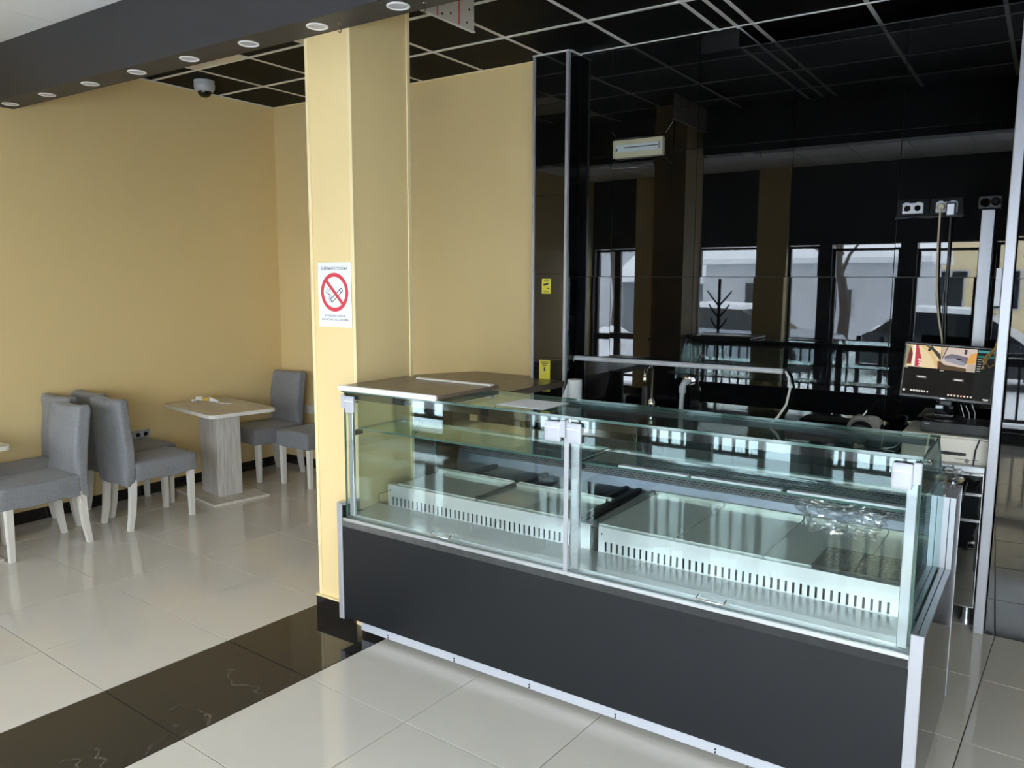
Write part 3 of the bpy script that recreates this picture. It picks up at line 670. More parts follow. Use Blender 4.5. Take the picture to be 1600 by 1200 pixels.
lou.build('well_grille', 'stainless', case)
# -- rear duct
MB().prism([(0.86, 0.60), (0.86, 0.735), (0.870, 0.783), (0.925, 0.783), (0.925, 0.60)], 0.03, W-0.02, 'x').build('duct_face', 'duct_grey', case)
pf = MB().add([(0.03, 0.871, 0.784), (W-0.02, 0.871, 0.784), (W-0.02, 0.908, 0.90), (0.03, 0.908, 0.90), (0.03, 0.925, 0.784), (W-0.02, 0.925, 0.784), (W-0.02, 0.925, 0.90), (0.03, 0.925, 0.90)],
    [(0, 1, 2, 3), (3, 2, 6, 7), (5, 4, 7, 6), (1, 5, 6, 2), (4, 0, 3, 7), (4, 5, 1, 0)])
pm = pf.mesh('perforated_strip', 'perforated_steel'); uv = pm.uv_layers.new(name='UVMap')
for p in pm.polygons:
    for li in p.loop_indices:
        v = pm.vertices[pm.loops[li].vertex_index].co; uv.data[li].uv = (v.x, v.z)
put('perforated_strip', pm, case)
for x in (1.02, 1.06): MB().lathe([(0.005, 0), (0.004, 0.003)], 8, (x, 0.872, 0.772), 'y').build('screw', 'chrome', case)
B(0.03, 0.705, 0.945, W-0.0, DP, 0.957).build('service_shelf', 'stainless', case)
# -- glass
def pane(name, mb_box, edges, parent):
    """slab: big faces clear, thin edges green"""
    x0, y0, z0, x1, y1, z1 = mb_box; b = MB().box(*mb_box); d = (x1-x0, y1-y0, z1-z0); thin = d.index(min(d))
    pairs = {2: (0, 1), 1: (2, 4), 0: (3, 5)}
    b.m = [0 if i in pairs[thin] else 1 for i in range(6)]
    return b.build(name, ['case_glass', 'glass_edge'], parent)
for x0, x1 in ((0.006, 1.246), (1.254, 2.494)):
    g = pane('front_glass', (x0, 0.018, 0.600, x1, 0.024, 1.218), 1, case)
    xc = x0+0.61 if x0 < 1 else x0+0.605
    MB().tube([(xc-0.05, 0.018, 0.634), (xc-0.05, -0.006, 0.630), (xc-0.045, -0.012, 0.628), (xc+0.045, -0.012, 0.628), (xc+0.05, -0.006, 0.630), (xc+0.05, 0.018, 0.634)], 0.0042, 8).build('pull_handle', 'chrome', g, 60)
pane('top_glass', (0.002, 0.006, 1.222, W-0.002, 0.42, 1.232), 1, case)
for x in (0.004, W-0.012):
    b = MB().prism([(0.026, 0.615), (0.026, 1.222), (0.42, 1.222), (0.690, 0.955), (0.690, 0.668), (0.245, 0.668), (0.245, 0.615)], x, x+0.008, 'x'); b.m = [0, 0]+[1]*7
    b.build('side_glass', ['case_glass', 'glass_edge'], case)
rear = MB().prism([(0.41, 1.218), (0.416, 1.22), (0.688, 0.962), (0.682, 0.958)], 0.03, 1.26, 'x'); rear.m = [1, 1]+[0, 0, 0, 0]; rear.build('rear_door', ['case_glass', 'glass_edge'], case)
rear = MB().prism([(0.42, 1.218), (0.426, 1.22), (0.698, 0.962), (0.692, 0.958)], 1.24, W-0.03, 'x'); rear.m = [1, 1]+[0, 0, 0, 0]; rear.build('rear_door', ['case_glass', 'glass_edge'], case)
for x0, x1 in ((0.03, 1.235), (1.265, 2.47)):
    g = pane('glass_shelf', (x0, 0.09, 1.030, x1, 0.40, 1.038), 1, case)
    if x0 > 1:
        for a, b in ((1.435, 1.72), (1.73, 2.06), (2.075, 2.46)):  # three white strips laid along the front edge of the right shelf
            MB().prism([(a+0.006, 0.086), (b, 0.086), (b, 0.112), (a+0.02, 0.112)], 1.039, 1.047).build('shelf_strip', 'white_plastic', g)
        for a, b in ((1.55, 1.9), (1.86, 2.3)):
            MB().prism([(a, 0.30), (a+0.02, 0.29), (b, 0.29), (b, 0.315), (a+0.02, 0.315)], 1.039, 1.043).build('clear_strip', 'clear_bag', g)
for x, s in ((0.012, 1), (W-0.034, -1), (1.236, 1), (1.258, 1)):
    MB().bbox(x, 0.06, 1.005, x+0.02, 0.12, 1.029, 0.003, 1).build('shelf_bracket', 'frame_dark', case)
# -- posts and covers
MB().bbox(0.022, 0.028, 0.612, 0.052, 0.045, 1.19, 0.002, 1).build('corner_post', 'aluminium', case)
MB().bbox(W-0.045, 0.028, 0.612, W-0.014, 0.045, 1.19, 0.002, 1).build('corner_post', 'silver_satin', case)
MB().bbox(1.240, 0.010, 0.600, 1.260, 0.018, 1.215, 0.002, 1).build('centre_post', 'silver_satin', case)
MB().bbox(1.262, 0.028, 0.612, 1.30, 0.050, 1.19, 0.002, 1).build('centre_post', 'aluminium', case)
def clipc(x0, x1):
    o = MB().rbox(((x0+x1)/2, 0.009, 1.165), ((x1-x0)/2, 0.008, 0.041), 0.006, 4).build('hinge_cover', 'white_plastic', case, 50)
    B(x0+0.004, -0.0005, 1.180, x1-0.004, 0.001, 1.183).build('cover_rib', 'paper', o)
clipc(0.026, 0.086); clipc(1.152, 1.226); clipc(1.254, 1.318); clipc(2.412, 2.472)
MB().bbox(0.0, 0.002, 1.145, 0.026, 0.012, 1.21, 0.003, 1).build('hinge_tab', 'white_plastic', case)
MB().bbox(1.224, 0.0, 1.145, 1.248, 0.012, 1.212, 0.003, 1).build('hinge_tab', 'white_plastic', case)
MB().bbox(2.472, 0.002, 1.145, 2.496, 0.012, 1.212, 0.003, 1).build('hinge_tab', 'white_plastic', case)
for x, y, z in ((0.088, 0.02, 1.18), (1.320, 0.02, 1.18)): MB().lathe([(0.006, 0), (0.006, 0.006)], 10, (x+0.004, y+0.004, z), 'y').build('screw', 'chrome', case)
MB().lathe([(0.009, W-0.004), (0.009, W+0.006), (0.006, W+0.009)], 12, (0, 0.12, 1.195), 'x').build('glass_bolt', 'chrome', case)
for x in (0.9, 1.55, 2.05): MB().lathe([(0.005, 1.232), (0.004, 1.235)], 8, (x, 0.02, 0)).build('screw', 'chrome', case)
MB().box(0.01, 0.026, 1.188, 1.24, 0.034, 1.2215).box(1.262, 0.026, 1.188, W-0.012, 0.034, 1.2215).build('gasket', 'end_panel_dark', case)
# -- underside frame under the top glass
MB().box(0.02, 0.395, 1.195, W-0.02, 0.415, 1.220).build('rear_rail', 'frame_dark', case)

# things on and in the case (placed in the case's own frame)
def on_case(x, y, z): 
    v = case.matrix_basis @ Vector((x, y, z)); return v
from mathutils import Euler
CM = Matrix.Translation(case.location) @ Euler((0, 0, R(-0.5))).to_matrix().to_4x4()
def oc(x, y, z): return tuple(CM @ Vector((x, y, z)))
t = thing('wooden_board', 'brown wooden board with white edges lying on the case beside the column', 'board', oc(0.31, 0.215, 1.233), R(-0.5))
MB().bbox(-0.30, -0.222, 0.004, 0.30, 0.24, 0.022, 0.002, 1).build('plank', 'brown_oak', t)
MB().bbox(-0.302, -0.236, 0.0, 0.302, -0.222, 0.026, 0.003, 1).build('front_edge', 'white_leg', t)
MB().bbox(-0.17, 0.17, 0.022, 0.30, 0.20, 0.031, 0.003, 1).build('white_strip', 'white_leg', t)
t = tag(MB().add([(-0.118, -0.10, 0.0012), (0.118, -0.102, 0.0012), (0.122, 0.095, 0.003), (-0.10, 0.098, 0.0012), (-0.118, -0.10, 0.0), (0.118, -0.102, 0.0), (0.122, 0.095, 0.002), (-0.10, 0.098, 0.0)],
    [(0, 1, 2, 3), (7, 6, 5, 4), (0, 4, 5, 1), (1, 5, 6, 2), (2, 6, 7, 3), (3, 7, 4, 0)]).build('paper_sheet', 'paper', None, None, oc(0.985, 0.175, 1.2325)), 'blank white paper sheet on the glass top of the case', 'paper')
# black perforated mat
t = thing('drain_mat', 'black perforated plastic mat on the right tray of the case', 'mat', oc(2.285, 0.375, 0.7325), R(-0.5))
m_ = MB(); w_, h_ = 0.15, 0.12
m_.box(-w_, -h_, 0, w_, -h_+0.014, 0.012).box(-w_, h_-0.014, 0, w_, h_, 0.012).box(-w_, -h_+0.014, 0, -w_+0.014, h_-0.014, 0.012).box(w_-0.014, -h_+0.014, 0, w_, h_-0.014, 0.012)
m_.build('rim', 'black_rubber', t)
m_ = MB()
for k in range(14): m_.box(-w_+0.014+k*0.0197, -h_+0.014, 0.001, -w_+0.014+k*0.0197+0.011, h_-0.014, 0.008)
for k in range(12): m_.box(-w_+0.014, -h_+0.014+k*0.0185, 0.002, w_-0.014, -h_+0.014+k*0.0185+0.009, 0.009)
m_.build('grid', 'black_rubber', t)
# crumpled clear bags
def bag(name, lab, loc, h, seed, n=12, amp=0.03, fn=None):
    b = MB().rbox((0, 0, 0), h, min(h)*0.8, n, None)
    vs_ = []
    for v in b.v:
        p = Vector(v); q = p.normalized()
        d = noise.noise(q*3.1+Vector((seed, 0, 0)))*amp+noise.noise(q*9+Vector((0, seed, 0)))*amp*0.6+abs(noise.noise(q*16+Vector((0, 0, seed))))*amp*0.5
        p = p+q*d
        if fn: p = fn(p)
        vs_.append(p[:])
    b.v = vs_
    o = b.build(name, 'clear_bag', None, 25, loc); return tag(o, lab, 'bag')
bag('plastic_bag', 'clear plastic bag hanging under the glass shelf of the case', oc(2.24, 0.20, 0.955), (0.115, 0.05, 0.05), 2.0, 22, 0.036, lambda p: Vector((p.x*(1.0+2.2*max(p.z, 0)), p.y, p.z)))
bag('plastic_bag', 'small crumpled clear bag on the rear corner of the case end', oc(2.49, 0.875, 0.990), (0.035, 0.035, 0.035), 6.0, 9, 0.03)

# ================================================================== BAR COUNTER behind the column
t = thing('bar_counter', 'brown wood bar top between the yellow column and black pilaster', 'counter', (0, 0, 0))
MB().prism([(-3.42, 3.20), (-2.86, 3.20), (-2.835, 4.858), (-3.13, 4.858), (-3.13, 4.972), (-3.70, 4.972), (-3.95, 4.5)], 1.0, 1.042).build('countertop', 'brown_oak', t)
B(-3.45, 3.3, 0, -3.41, 4.5, 1.0).build('side_panel', 'brown_oak', t)
B(-3.6, 4.85, 0, -3.2, 4.9, 1.0).build('end_leg', 'brown_oak', t)

# ================================================================== STAINLESS WORKTOP with sink, against the black wall
wt = thing('steel_worktop', 'long stainless steel worktop behind the display case', 'worktop', (0, 0, 0))
MB().bbox(-2.80, 4.42, 0.835, -0.62, 5.0, 0.862, 0.004).build('top', 'stainless_mirror', wt)
for x0, x1 in ((-2.78, -2.07), (-2.06, -1.36), (-1.35, -0.64)): MB().bbox(x0, 4.46, 0.12, x1, 4.96, 0.835, 0.004, 1).build('cabinet_body', 'stainless', wt)
for x in (-2.7, -1.7, -0.72): MB().lathe([(0.025, 0), (0.025, 0.02), (0.018, 0.03), (0.018, 0.12)], 12, (x, 4.55, 0)).build('foot', 'aluminium', wt, 40)
# drawer cabinet at the right end
dc = thing('drawer_cabinet', 'mirror steel drawer cabinet on feet at the right of the worktop', 'cabinet', (-0.40, 4.505, 0))
MB().box(-0.205, 0.012, 0.10, 0.195, 0.45, 0.825).build('body', 'stainless', dc)
MB().bbox(-0.21, -0.012, 0.806, 0.20, 0.45, 0.838, 0.004).build('top', 'stainless_bright', dc)
for z0, z1 in ((0.70, 0.795), (0.565, 0.692), (0.11, 0.557)):
    d = MB().bbox(-0.203, -0.004, z0, 0.193, 0.012, z1, 0.004).build('drawer' if z0 > 0.5 else 'door', 'stainless_mirror', dc)
    if z0 < 0.5: MB().bbox(0.15, -0.018, 0.42, 0.185, -0.004, 0.45, 0.004).build('handle', 'chrome', d)
    if z0 < 0.5: MB().bbox(0.18, -0.0075, 0.3, 0.188, -0.004, 0.52, 0.001, 1).build('keyhole_strip', 'ink', d)
for x in (-0.17, 0.165):
    for y in (0.06, 0.40): MB().lathe([(0.03, 0), (0.03, 0.018), (0.02, 0.03), (0.018, 0.10)], 14, (x, y, 0)).build('foot', 'aluminium', dc, 40)
t = thing('cash_drawer', 'cream white metal cash drawer with slim black handle under the recorder', 'cash drawer', (-0.385, 4.54, 0.838))
MB().bbox(-0.205, 0, 0.0, 0.205, 0.40, 0.138, 0.005).build('housing', 'off_white', t)
MB().bbox(-0.195, -0.008, 0.012, 0.20, 0.002, 0.128, 0.003).build('drawer_front', 'off_white', t)
MB().rbox((0.035, -0.02, 0.052), (0.06, 0.012, 0.007), 0.006, 4).build('handle', 'black_plastic', t, 50)
B(0.045, -0.0095, 0.024, 0.15, -0.008, 0.026).build('slot', 'ink', t)
for x, z, r in ((0.005, 0.05, 0.011), (0.10, 0.018, 0.011)): MB().lathe([(r, 0), (r, 0.001)], 16, (x, -0.008, z), 'y').build('lock_ring', 'concealed_grey', t)
tag(MB().tube([(0.15, -0.018, 0.137), (0.135, -0.018, 0.08), (0.13, -0.018, 0.0), (0.10, -0.05, -0.15), (0.075, -0.05, -0.27), (0.05, -0.04, -0.36)], 0.0035, 6).build('extension_cord', 'black_plastic', None, 60, (-0.385, 4.54, 0.838)), 'thin black cord hanging over the cream cash drawer', 'cord')
t = thing('video_recorder', 'flat black video recorder box on the cash drawer', 'recorder', (-0.355, 4.58, 0.976))
MB().bbox(-0.155, 0, 0.004, 0.155, 0.24, 0.058, 0.003).build('case', 'black_plastic', t)
B(-0.14, -0.001, 0.046, -0.115, 0.001, 0.049).build('logo_mark', 'aluminium', t)
for x in (-0.13, 0.13):
    for y in (0.03, 0.2): MB().lathe([(0.01, 0), (0.01, 0.004)], 10, (x, y, 0)).build('foot', 'black_rubber', t)
# monitor
mo = thing('monitor', 'black computer monitor showing four camera views beside the black wall', 'monitor', (-0.415, 4.70, 1.034), 0)
mo.rotation_euler = (0, R(0.0), R(4))
MB().lathe([(0.10, 0), (0.10, 0.008), (0.09, 0.014), (0.02, 0.016)], 28, (0, 0.02, 0)).build('stand_base', 'black_plastic', mo, 40)
MB().bbox(-0.03, 0.02, 0.012, 0.03, 0.045, 0.2, 0.006).build('stand_neck', 'black_plastic', mo)
MB().bbox(-0.045, 0.004, 0.015, 0.04, 0.006, 0.075, 0.0009, 1).build('stand_plate', 'black_gloss', mo)
hs = Vector((0.215, 0, 0.152)); zc = 0.248
scr = put('screen_housing', MB().bbox(-0.216, -0.014, -0.149, 0.216, 0.022, 0.149, 0.006).mesh('screen_housing', 'black_plastic'), mo, (0, 0, zc), (R(-4), R(2.6), 0))
MB().bbox(-0.15, 0.022, -0.1, 0.15, 0.05, 0.1, 0.012).build('rear_bulge', 'black_plastic', scr)
B(-0.02, -0.0148, -0.141, 0.004, -0.014, -0.137).build('maker_mark', 'aluminium', scr)
B(-0.200, -0.0148, -0.1435, -0.155, -0.014, -0.141).build('maker_mark', 'concealed_grey', scr)
def screen():
    b = MB(); cols = []
    lvl = [0]
    def poly(pts, c):
        lvl[0] += 1; y = -0.01425-0.000012*lvl[0]
        b.add([(x, y, z) for x, z in pts], [tuple(range(len(pts)))]); cols.append(srgb(*c))
    def rc(x0, z0, x1, z1, c): poly([(x0, z0), (x1, z0), (x1, z1), (x0, z1)], c)
    X0, X1, Z0, Z1 = -0.205, 0.204, -0.132, 0.137
    rc(X0, Z0, X1, Z1, (26, 23, 20))
    U = lambda u: X0+(X1-X0)*u
    V = lambda v: Z1-(Z1-Z0)*v
    P = lambda pts: [(U(u), V(v)) for u, v in pts]
    rc(U(0.8), V(1), U(1), V(0.02), (34, 35, 34))
    # first view: curb, red and white barrier, sandy pavement, dark railing
    rc(U(0), V(0.45), U(0.40), V(0.02), (238, 214, 170))
    poly(P([(0, 0.03), (0.05, 0.03), (0.02, 0.44), (0, 0.44)]), (150, 150, 110))
    poly(P([(0.05, 0.05), (0.08, 0.2), (0.07, 0.40), (0.02, 0.40), (0.03, 0.2)]), (120, 60, 56))
    poly(P([(0.08, 0.02), (0.105, 0.02), (0.115, 0.44), (0.085, 0.44)]), (250, 244, 230))
    poly(P([(0.105, 0.02), (0.135, 0.02), (0.19, 0.30), (0.19, 0.44), (0.115, 0.44)]), (200, 70, 84))
    for k in range(3): poly(P([(0.15+k*0.015, 0.28+k*0.05), (0.19, 0.30+k*0.05), (0.19, 0.33+k*0.05), (0.15, 0.32+k*0.05)]), (246, 232, 220))
    poly(P([(0.16, 0.02), (0.25, 0.02), (0.33, 0.16), (0.39, 0.38), (0.36, 0.44), (0.28, 0.2)]), (228, 196, 140))
    poly(P([(0.22, 0.02), (0.29, 0.03), (0.40, 0.20), (0.40, 0.29), (0.31, 0.12)]), (74, 72, 64))
    poly(P([(0.25, 0.07), (0.28, 0.07), (0.275, 0.12), (0.25, 0.12)]), (40, 40, 40))
    for k in range(7): poly(P([(0.28+k*0.016, 0.02+k*0.022), (0.295+k*0.016, 0.02+k*0.022), (0.30+k*0.016, 0.06+k*0.022), (0.287+k*0.016, 0.05+k*0.022)]), (60, 56, 50))
    poly(P([(0.37, 0.30), (0.40, 0.30), (0.40, 0.45), (0.38, 0.45)]), (110, 70, 60))
    # second view: pale room with the case
    rc(U(0.405), V(0.46), U(0.80), V(0.02), (214, 196, 184))
    poly(P([(0.405, 0.02), (0.47, 0.02), (0.43, 0.2), (0.405, 0.24)]), (206, 180, 160))
    poly(P([(0.465, 0.02), (0.475, 0.02), (0.425, 0.26), (0.415, 0.26)]), (60, 50, 46))
    poly(P([(0.405, 0.30), (0.45, 0.36), (0.70, 0.40), (0.70, 0.46), (0.405, 0.46)]), (92, 74, 54))
    poly(P([(0.44, 0.20), (0.52, 0.14), (0.70, 0.18), (0.73, 0.25), (0.66, 0.36), (0.46, 0.29)]), (120, 116, 128))
    poly(P([(0.44, 0.24), (0.55, 0.22), (0.68, 0.30), (0.66, 0.36), (0.46, 0.29)]), (160, 158, 170))
    poly(P([(0.59, 0.22), (0.64, 0.23), (0.635, 0.25), (0.58, 0.245)]), (34, 34, 40))
    poly(P([(0.73, 0.12), (0.80, 0.08), (0.80, 0.28), (0.71, 0.33), (0.70, 0.26)]), (226, 170, 92))
    rc(U(0.66), V(0.13), U(0.69), V(0.04), (70, 72, 76))
    poly(P([(0.71, 0.33), (0.80, 0.30), (0.80, 0.46), (0.70, 0.46)]), (190, 176, 160))
    rc(U(0.81), V(0.075), U(0.995), V(0.03), (70, 150, 150)); rc(U(0.81), V(0.17), U(0.995), V(0.13), (36, 110, 108))
    for k in range(6): rc(U(0.815), V(0.21+k*0.045), U(0.855), V(0.197+k*0.045), (170, 170, 168))
    for u in (0.15, 0.57):
        rc(U(u), V(0.66), U(u+0.12), V(0.61), (110, 108, 104)); rc(U(u+0.02), V(0.645), U(u+0.10), V(0.625), (220, 218, 212))
    rc(U(0.0), V(0.475), U(0.045), V(0.46), (190, 188, 180)); rc(U(0.41), V(0.49), U(0.455), V(0.475), (190, 188, 180))
    rc(U(0.012), V(0.94), U(0.04), V(0.90), (236, 232, 224))
    for k in range(7): rc(U(0.10+k*0.032), V(0.935), U(0.10+k*0.032+(0.024 if k < 5 else 0.016)), V(0.90), (226, 222, 214))
    for k in range(8): rc(U(0.53+k*0.036), V(0.955), U(0.53+k*0.036+0.02), V(0.925), (236, 222 if k != 4 else 170, 200 if k != 4 else 150))
    rc(U(0.92), V(0.965), U(0.985), V(0.95), (230, 230, 226)); rc(U(0.93), V(0.985), U(0.98), V(0.972), (210, 210, 206))
    me = b.mesh('screen', 'lit_screen'); ca_ = me.color_attributes.new('Col', 'FLOAT_COLOR', 'CORNER')
    for p, c in zip(me.polygons, cols):
        for li in p.loop_indices: ca_.data[li].color = (*c, 1)
    put('screen', me, scr)
screen()
for k in range(6):
    x = -0.30+k*0.012
    pts = [(0.02+0.01*random.random()+k*0.014, 0.06, 0.07+0.02*random.random()) , (0.04+k*0.014, 0.09, 0.03), (0.05+k*0.012, 0.10, 0.0)]
    MB().tube([(p[0]+0.03, p[1], p[2]) for p in pts], 0.0025, 5).build('cable', 'cable_white' if k % 2 else 'black_plastic', mo, 60)
t = thing('loose_cables', 'bundle of thin amber and dark cables hanging right of the monitor', 'cables', (-0.19, 4.70, 1.0))
for k in range(3): MB().tube([(0.006-0.002*k, -0.05, 0.62), (-0.004, -0.02, 0.52), (-0.015-0.004*k, 0.0, 0.42), (-0.05-0.01*k, 0.0, 0.36), (-0.075+0.006*k, 0, 0.31)], 0.003, 6).build('wire', 'cable_amber', t, 60)
MB().tube([(-0.03, 0, 0.40), (-0.055, 0, 0.385), (-0.06, 0, 0.35), (-0.04, 0, 0.32), (-0.015, 0, 0.34), (-0.018, 0, 0.38), (-0.03, 0, 0.40)], 0.004, 6).build('coil', 'cable_amber', t, 60)
# dark round gadget wrapped in grey cloth
t = thing('desk_gadget', 'dark round gadget wrapped with grey cloth on the steel worktop', 'gadget', (-0.80, 4.62, 0.862))
MB().lathe([(0.058, -0.03), (0.062, -0.02), (0.062, 0.02), (0.05, 0.035), (0.035, 0.03), (0.03, 0.01)], 28, (0.0, -0.03, 0.075), 'y').build('round_body', 'black_plastic', t, 40)
MB().tube([(-0.07, 0.02, 0.03), (-0.065, 0.02, 0.10), (-0.045, 0.02, 0.14), (-0.01, 0.02, 0.15), (0.03, 0.02, 0.14)], [0.012, 0.018, 0.017, 0.013, 0.010], 10).build('cloth', 'grey_cloth', t, 60)
MB().rbox((0.02, 0.04, 0.11), (0.06, 0.02, 0.05), 0.015, 5, lambda p: wr(p, 20, 0.012)).build('cloth', 'grey_cloth', t, 60)
MB().rbox((0.07, 0.0, 0.03), (0.05, 0.05, 0.03), 0.012, 4, lambda p: wr(p, 25, 0.015)).build('black_wrap', 'black_plastic', t, 50)
MB().rbox((-0.09, 0.0, 0.025), (0.045, 0.03, 0.025), 0.012, 4, lambda p: wr(p, 25, 0.015)).build('black_wrap', 'black_plastic', t, 50)
MB().tube([(0.0, 0.0, 0.165), (0.012, -0.005, 0.18), (0.02, -0.005, 0.195)], 0.004, 6).build('tie_end', 'cable_white', t, 60)
t = tag(MB().tube([(0, 0, 0.004), (0.03, -0.02, 0.004), (0.07, 0.0, 0.012), (0.09, 0.05, 0.03)], 0.004, 6).build('extension_cord', 'cable_white', None, 60, (-0.70, 4.60, 0.862)), 'short white cord curling beside the dark gadget', 'cord')
t = tag(MB().bbox(-0.17, -0.1, 0, 0.17, 0.1, 0.035, 0.004).build('flat_box', 'box_maroon', None, None, (-1.08, 4.85, 0.862)), 'flat maroon box lying on the worktop left of the gadget', 'box')
t = tag(MB().bbox(-0.25, -0.09, 0, 0.25, 0.09, 0.05, 0.006).build('flat_box', 'box_maroon', None, None, (-2.28, 4.72, 0.862)), 'flat maroon box on the worktop beside the tap', 'box')
# lamp bar over the worktop
t = thing('lamp_bar', 'long thin white lamp bar on the black wall above the tap', 'lamp', (-2.09, 5.005, 1.198))
MB().bbox(-0.735, -0.02, -0.016, 0.75, 0.012, 0.016, 0.004).build('bar', 'white_plastic', t)
B(-0.735, -0.021, -0.003, 0.75, -0.02, 0.001).build('groove', 'off_white', t)
MB().bbox(-0.752, -0.018, -0.014, -0.735, 0.01, 0.014, 0.002, 1).build('end_cap', 'concealed_grey', t)
MB().bbox(0.75, -0.018, -0.014, 0.765, 0.01, 0.014, 0.002, 1).build('end_cap', 'black_plastic', t)
MB().tube([(-0.735, -0.01, 0), (-0.765, -0.02, -0.06), (-0.785, -0.03, -0.19), (-0.785, -0.03, -0.30), (-0.74, -0.04, -0.332)], 0.0055, 8).build('cable', 'cable_white', t, 60)
MB().tube([(0.765, -0.01, 0), (0.79, -0.02, -0.035), (0.803, -0.03, -0.10), (0.79, -0.05, -0.20), (0.745, -0.07, -0.285), (0.70, -0.08, -0.325)], 0.0075, 8).build('cable', 'cable_white', t, 60)
# tap and wall valve
t = thing('kitchen_tap', 'slim tall chrome and black tap on the steel worktop', 'tap', (-2.05, 4.62, 0.862))
MB().lathe([(0.028, 0), (0.028, 0.012), (0.02, 0.02), (0.018, 0.09), (0.022, 0.10), (0.022, 0.13), (0.012, 0.15)], 18).build('tap_body', 'chrome', t, 40)
MB().tube([(0, 0, 0.14), (0, 0.0, 0.33), (0, -0.02, 0.355), (0, -0.06, 0.36), (0, -0.10, 0.34), (0, -0.11, 0.30)], [0.008, 0.008, 0.009, 0.009, 0.009, 0.010], 12).build('spout', 'chrome', t, 60)
MB().lathe([(0.012, 0), (0.014, 0.01), (0.012, 0.025)], 14, (0, -0.11, 0.27)).build('spray_head', 'chrome', t, 40)
MB().tube([(0.02, 0, 0.09), (0.05, -0.01, 0.10), (0.06, -0.012, 0.104)], 0.006, 8).build('lever', 'chrome', t, 60)
t = tag(MB().bbox(-0.018, -0.02, 0, 0.018, 0.02, 0.16, 0.006).build('soap_bottle', 'black_plastic', None, None, (-2.14, 4.72, 0.912)), 'narrow dark bottle standing left of the tap', 'bottle')
t = thing('drain_pipe', 'white waste hose with round chrome collar on the black wall', 'pipe', (-1.955, YB-0.001, 1.09))
MB().lathe([(0.042, 0), (0.042, 0.008), (0.03, 0.016), (0.02, 0.018)], 24, axis='y').build('collar', 'chrome', t, 40)
MB().tube([(0, -0.015, 0.0), (-0.015, -0.05, -0.005), (-0.025, -0.06, -0.03), (-0.026, -0.065, -0.10), (-0.03, -0.07, -0.234)], [0.018, 0.022, 0.020, 0.017, 0.017], 12).build('hose', 'white_plastic', t, 60)
MB().lathe([(0.024, -0.075), (0.024, -0.03)], 14, (-0.025, -0.061, 0)).build('nut', 'white_plastic', t, 40)
# paper roll
t = thing('paper_roll', 'white kitchen paper roll with a loose sheet by the pilaster', 'paper roll', (-2.655, 4.70, 0.862))
MB().lathe([(0.05, 0), (0.05, 0.22), (0.02, 0.222)], 24).build('roll', 'paper', t, 40)
MB().add([(-0.05, 0, 0.21), (-0.045, -0.02, 0.0), (-0.12, -0.03, 0.0), (-0.05, 0.003, 0.21), (-0.045, -0.017, 0.0), (-0.12, -0.027, 0.0)], [(0, 1, 2), (5, 4, 3), (0, 3, 4, 1), (1, 4, 5, 2), (2, 5, 3, 0)]).build('loose_sheet', 'paper', t)

# ================================================================== OUTDOORS (seen mirrored only)
struct(B(-70, -90, -0.55, 60, YS-0.35, -0.25).build('ground_outside', 'snow'), 'snow covered street outside the shop windows', 'ground')
terr = struct(B(-8, -2.6, -0.25, 6, YS-0.3, -0.02).build('terrace', 'pebble_wall'), 'narrow terrace slab outside the windows', 'terrace')
def railing(x0, x1, y, lab):
    t = thing('terrace_railing', lab, 'railing', (x0, y, -0.02), 0, 'railings outside')
    Lr = x1-x0
    for z in (0.12, 0.90): MB().box(0, -0.02, z, Lr, 0.02, z+0.04).build('rail', 'frame_dark', t)
    bm_ = MB().box(-0.013, -0.013, 0.12, 0.013, 0.013, 0.9).mesh('baluster', 'frame_dark')
    for k in range(1, int(Lr/0.13)): put('baluster', bm_, t, (k*0.13, 0, 0))
    for x in (0, Lr): MB().box(x-0.03, -0.03, 0, x+0.03, 0.03, 1.0).build('post', 'frame_dark', t)
railing(-5.2, -2.2, -2.0, 'dark iron terrace railing mirrored beside the lamp bar')
railing(-1.9, 1.1, -2.0, 'dark iron terrace railing mirrored in the case front glass')
def house(name, lab, loc, w, d, h, wall, roofc, rh, wins):
    t = thing(name, lab, 'building', loc)
    B(-w/2, -d, -0.3, w/2, 0, h).build('wall', wall, t)
    MB().prism([(-d-0.3, h), (0.3, h), (0.3, h+0.15), (-d/2, h+rh), (-d-0.3, h+0.15)], -w/2-0.3, w/2+0.3, 'x').build('roof', roofc, t)
    for x, z, a, b in wins:
        f = B(x-a/2, -0.02, z, x+a/2, 0.05, z+b).build('window', 'white_plastic', t)
        for s in (-1, 1): B(x+s*a/4-a/4+0.05, 0.05, z+0.06, x+s*a/4+a/4-0.05, 0.055, z+b-0.06).build('pane', 'car_glass', f)
house('white_house', 'low white house with snowy roof mirrored left of the socket cables', (-6.0, -14, -0.25), 6.0, 5, 2.5, 'pebble_wall', 'snow', 1.2, [(-1.2, 0.9, 1.0, 1.1), (1.0, 1.0, 0.8, 0.8)])
house('beige_building', 'tall beige building mirrored behind the socket cables', (-3.2, -24, -0.25), 6.5, 6, 9, 'beige_wall', 'shed_grey', 1.0, [(-1.8, 1.0, 1.2, 1.4), (0, 1.0, 1.2, 1.4), (1.8, 1, 1.2, 1.4), (-1.8, 3.6, 1.2, 1.4), (0, 3.6, 1.2, 1.4), (1.8, 3.6, 1.2, 1.4)])
house('grey_shed', 'grey gabled shed mirrored above the lamp bar', (-11.2, -16, -0.25), 3.2, 3, 1.9, 'shed_grey', 'snow', 1.0, [])
house('long_building', 'long pale building mirrored beside the black pilaster', (-19, -20, -0.25), 10, 6, 3.4, 'pebble_wall', 'snow', 0.8, [(-2, 1, 1.2, 1.4), (1, 1, 1.2, 1.4)])
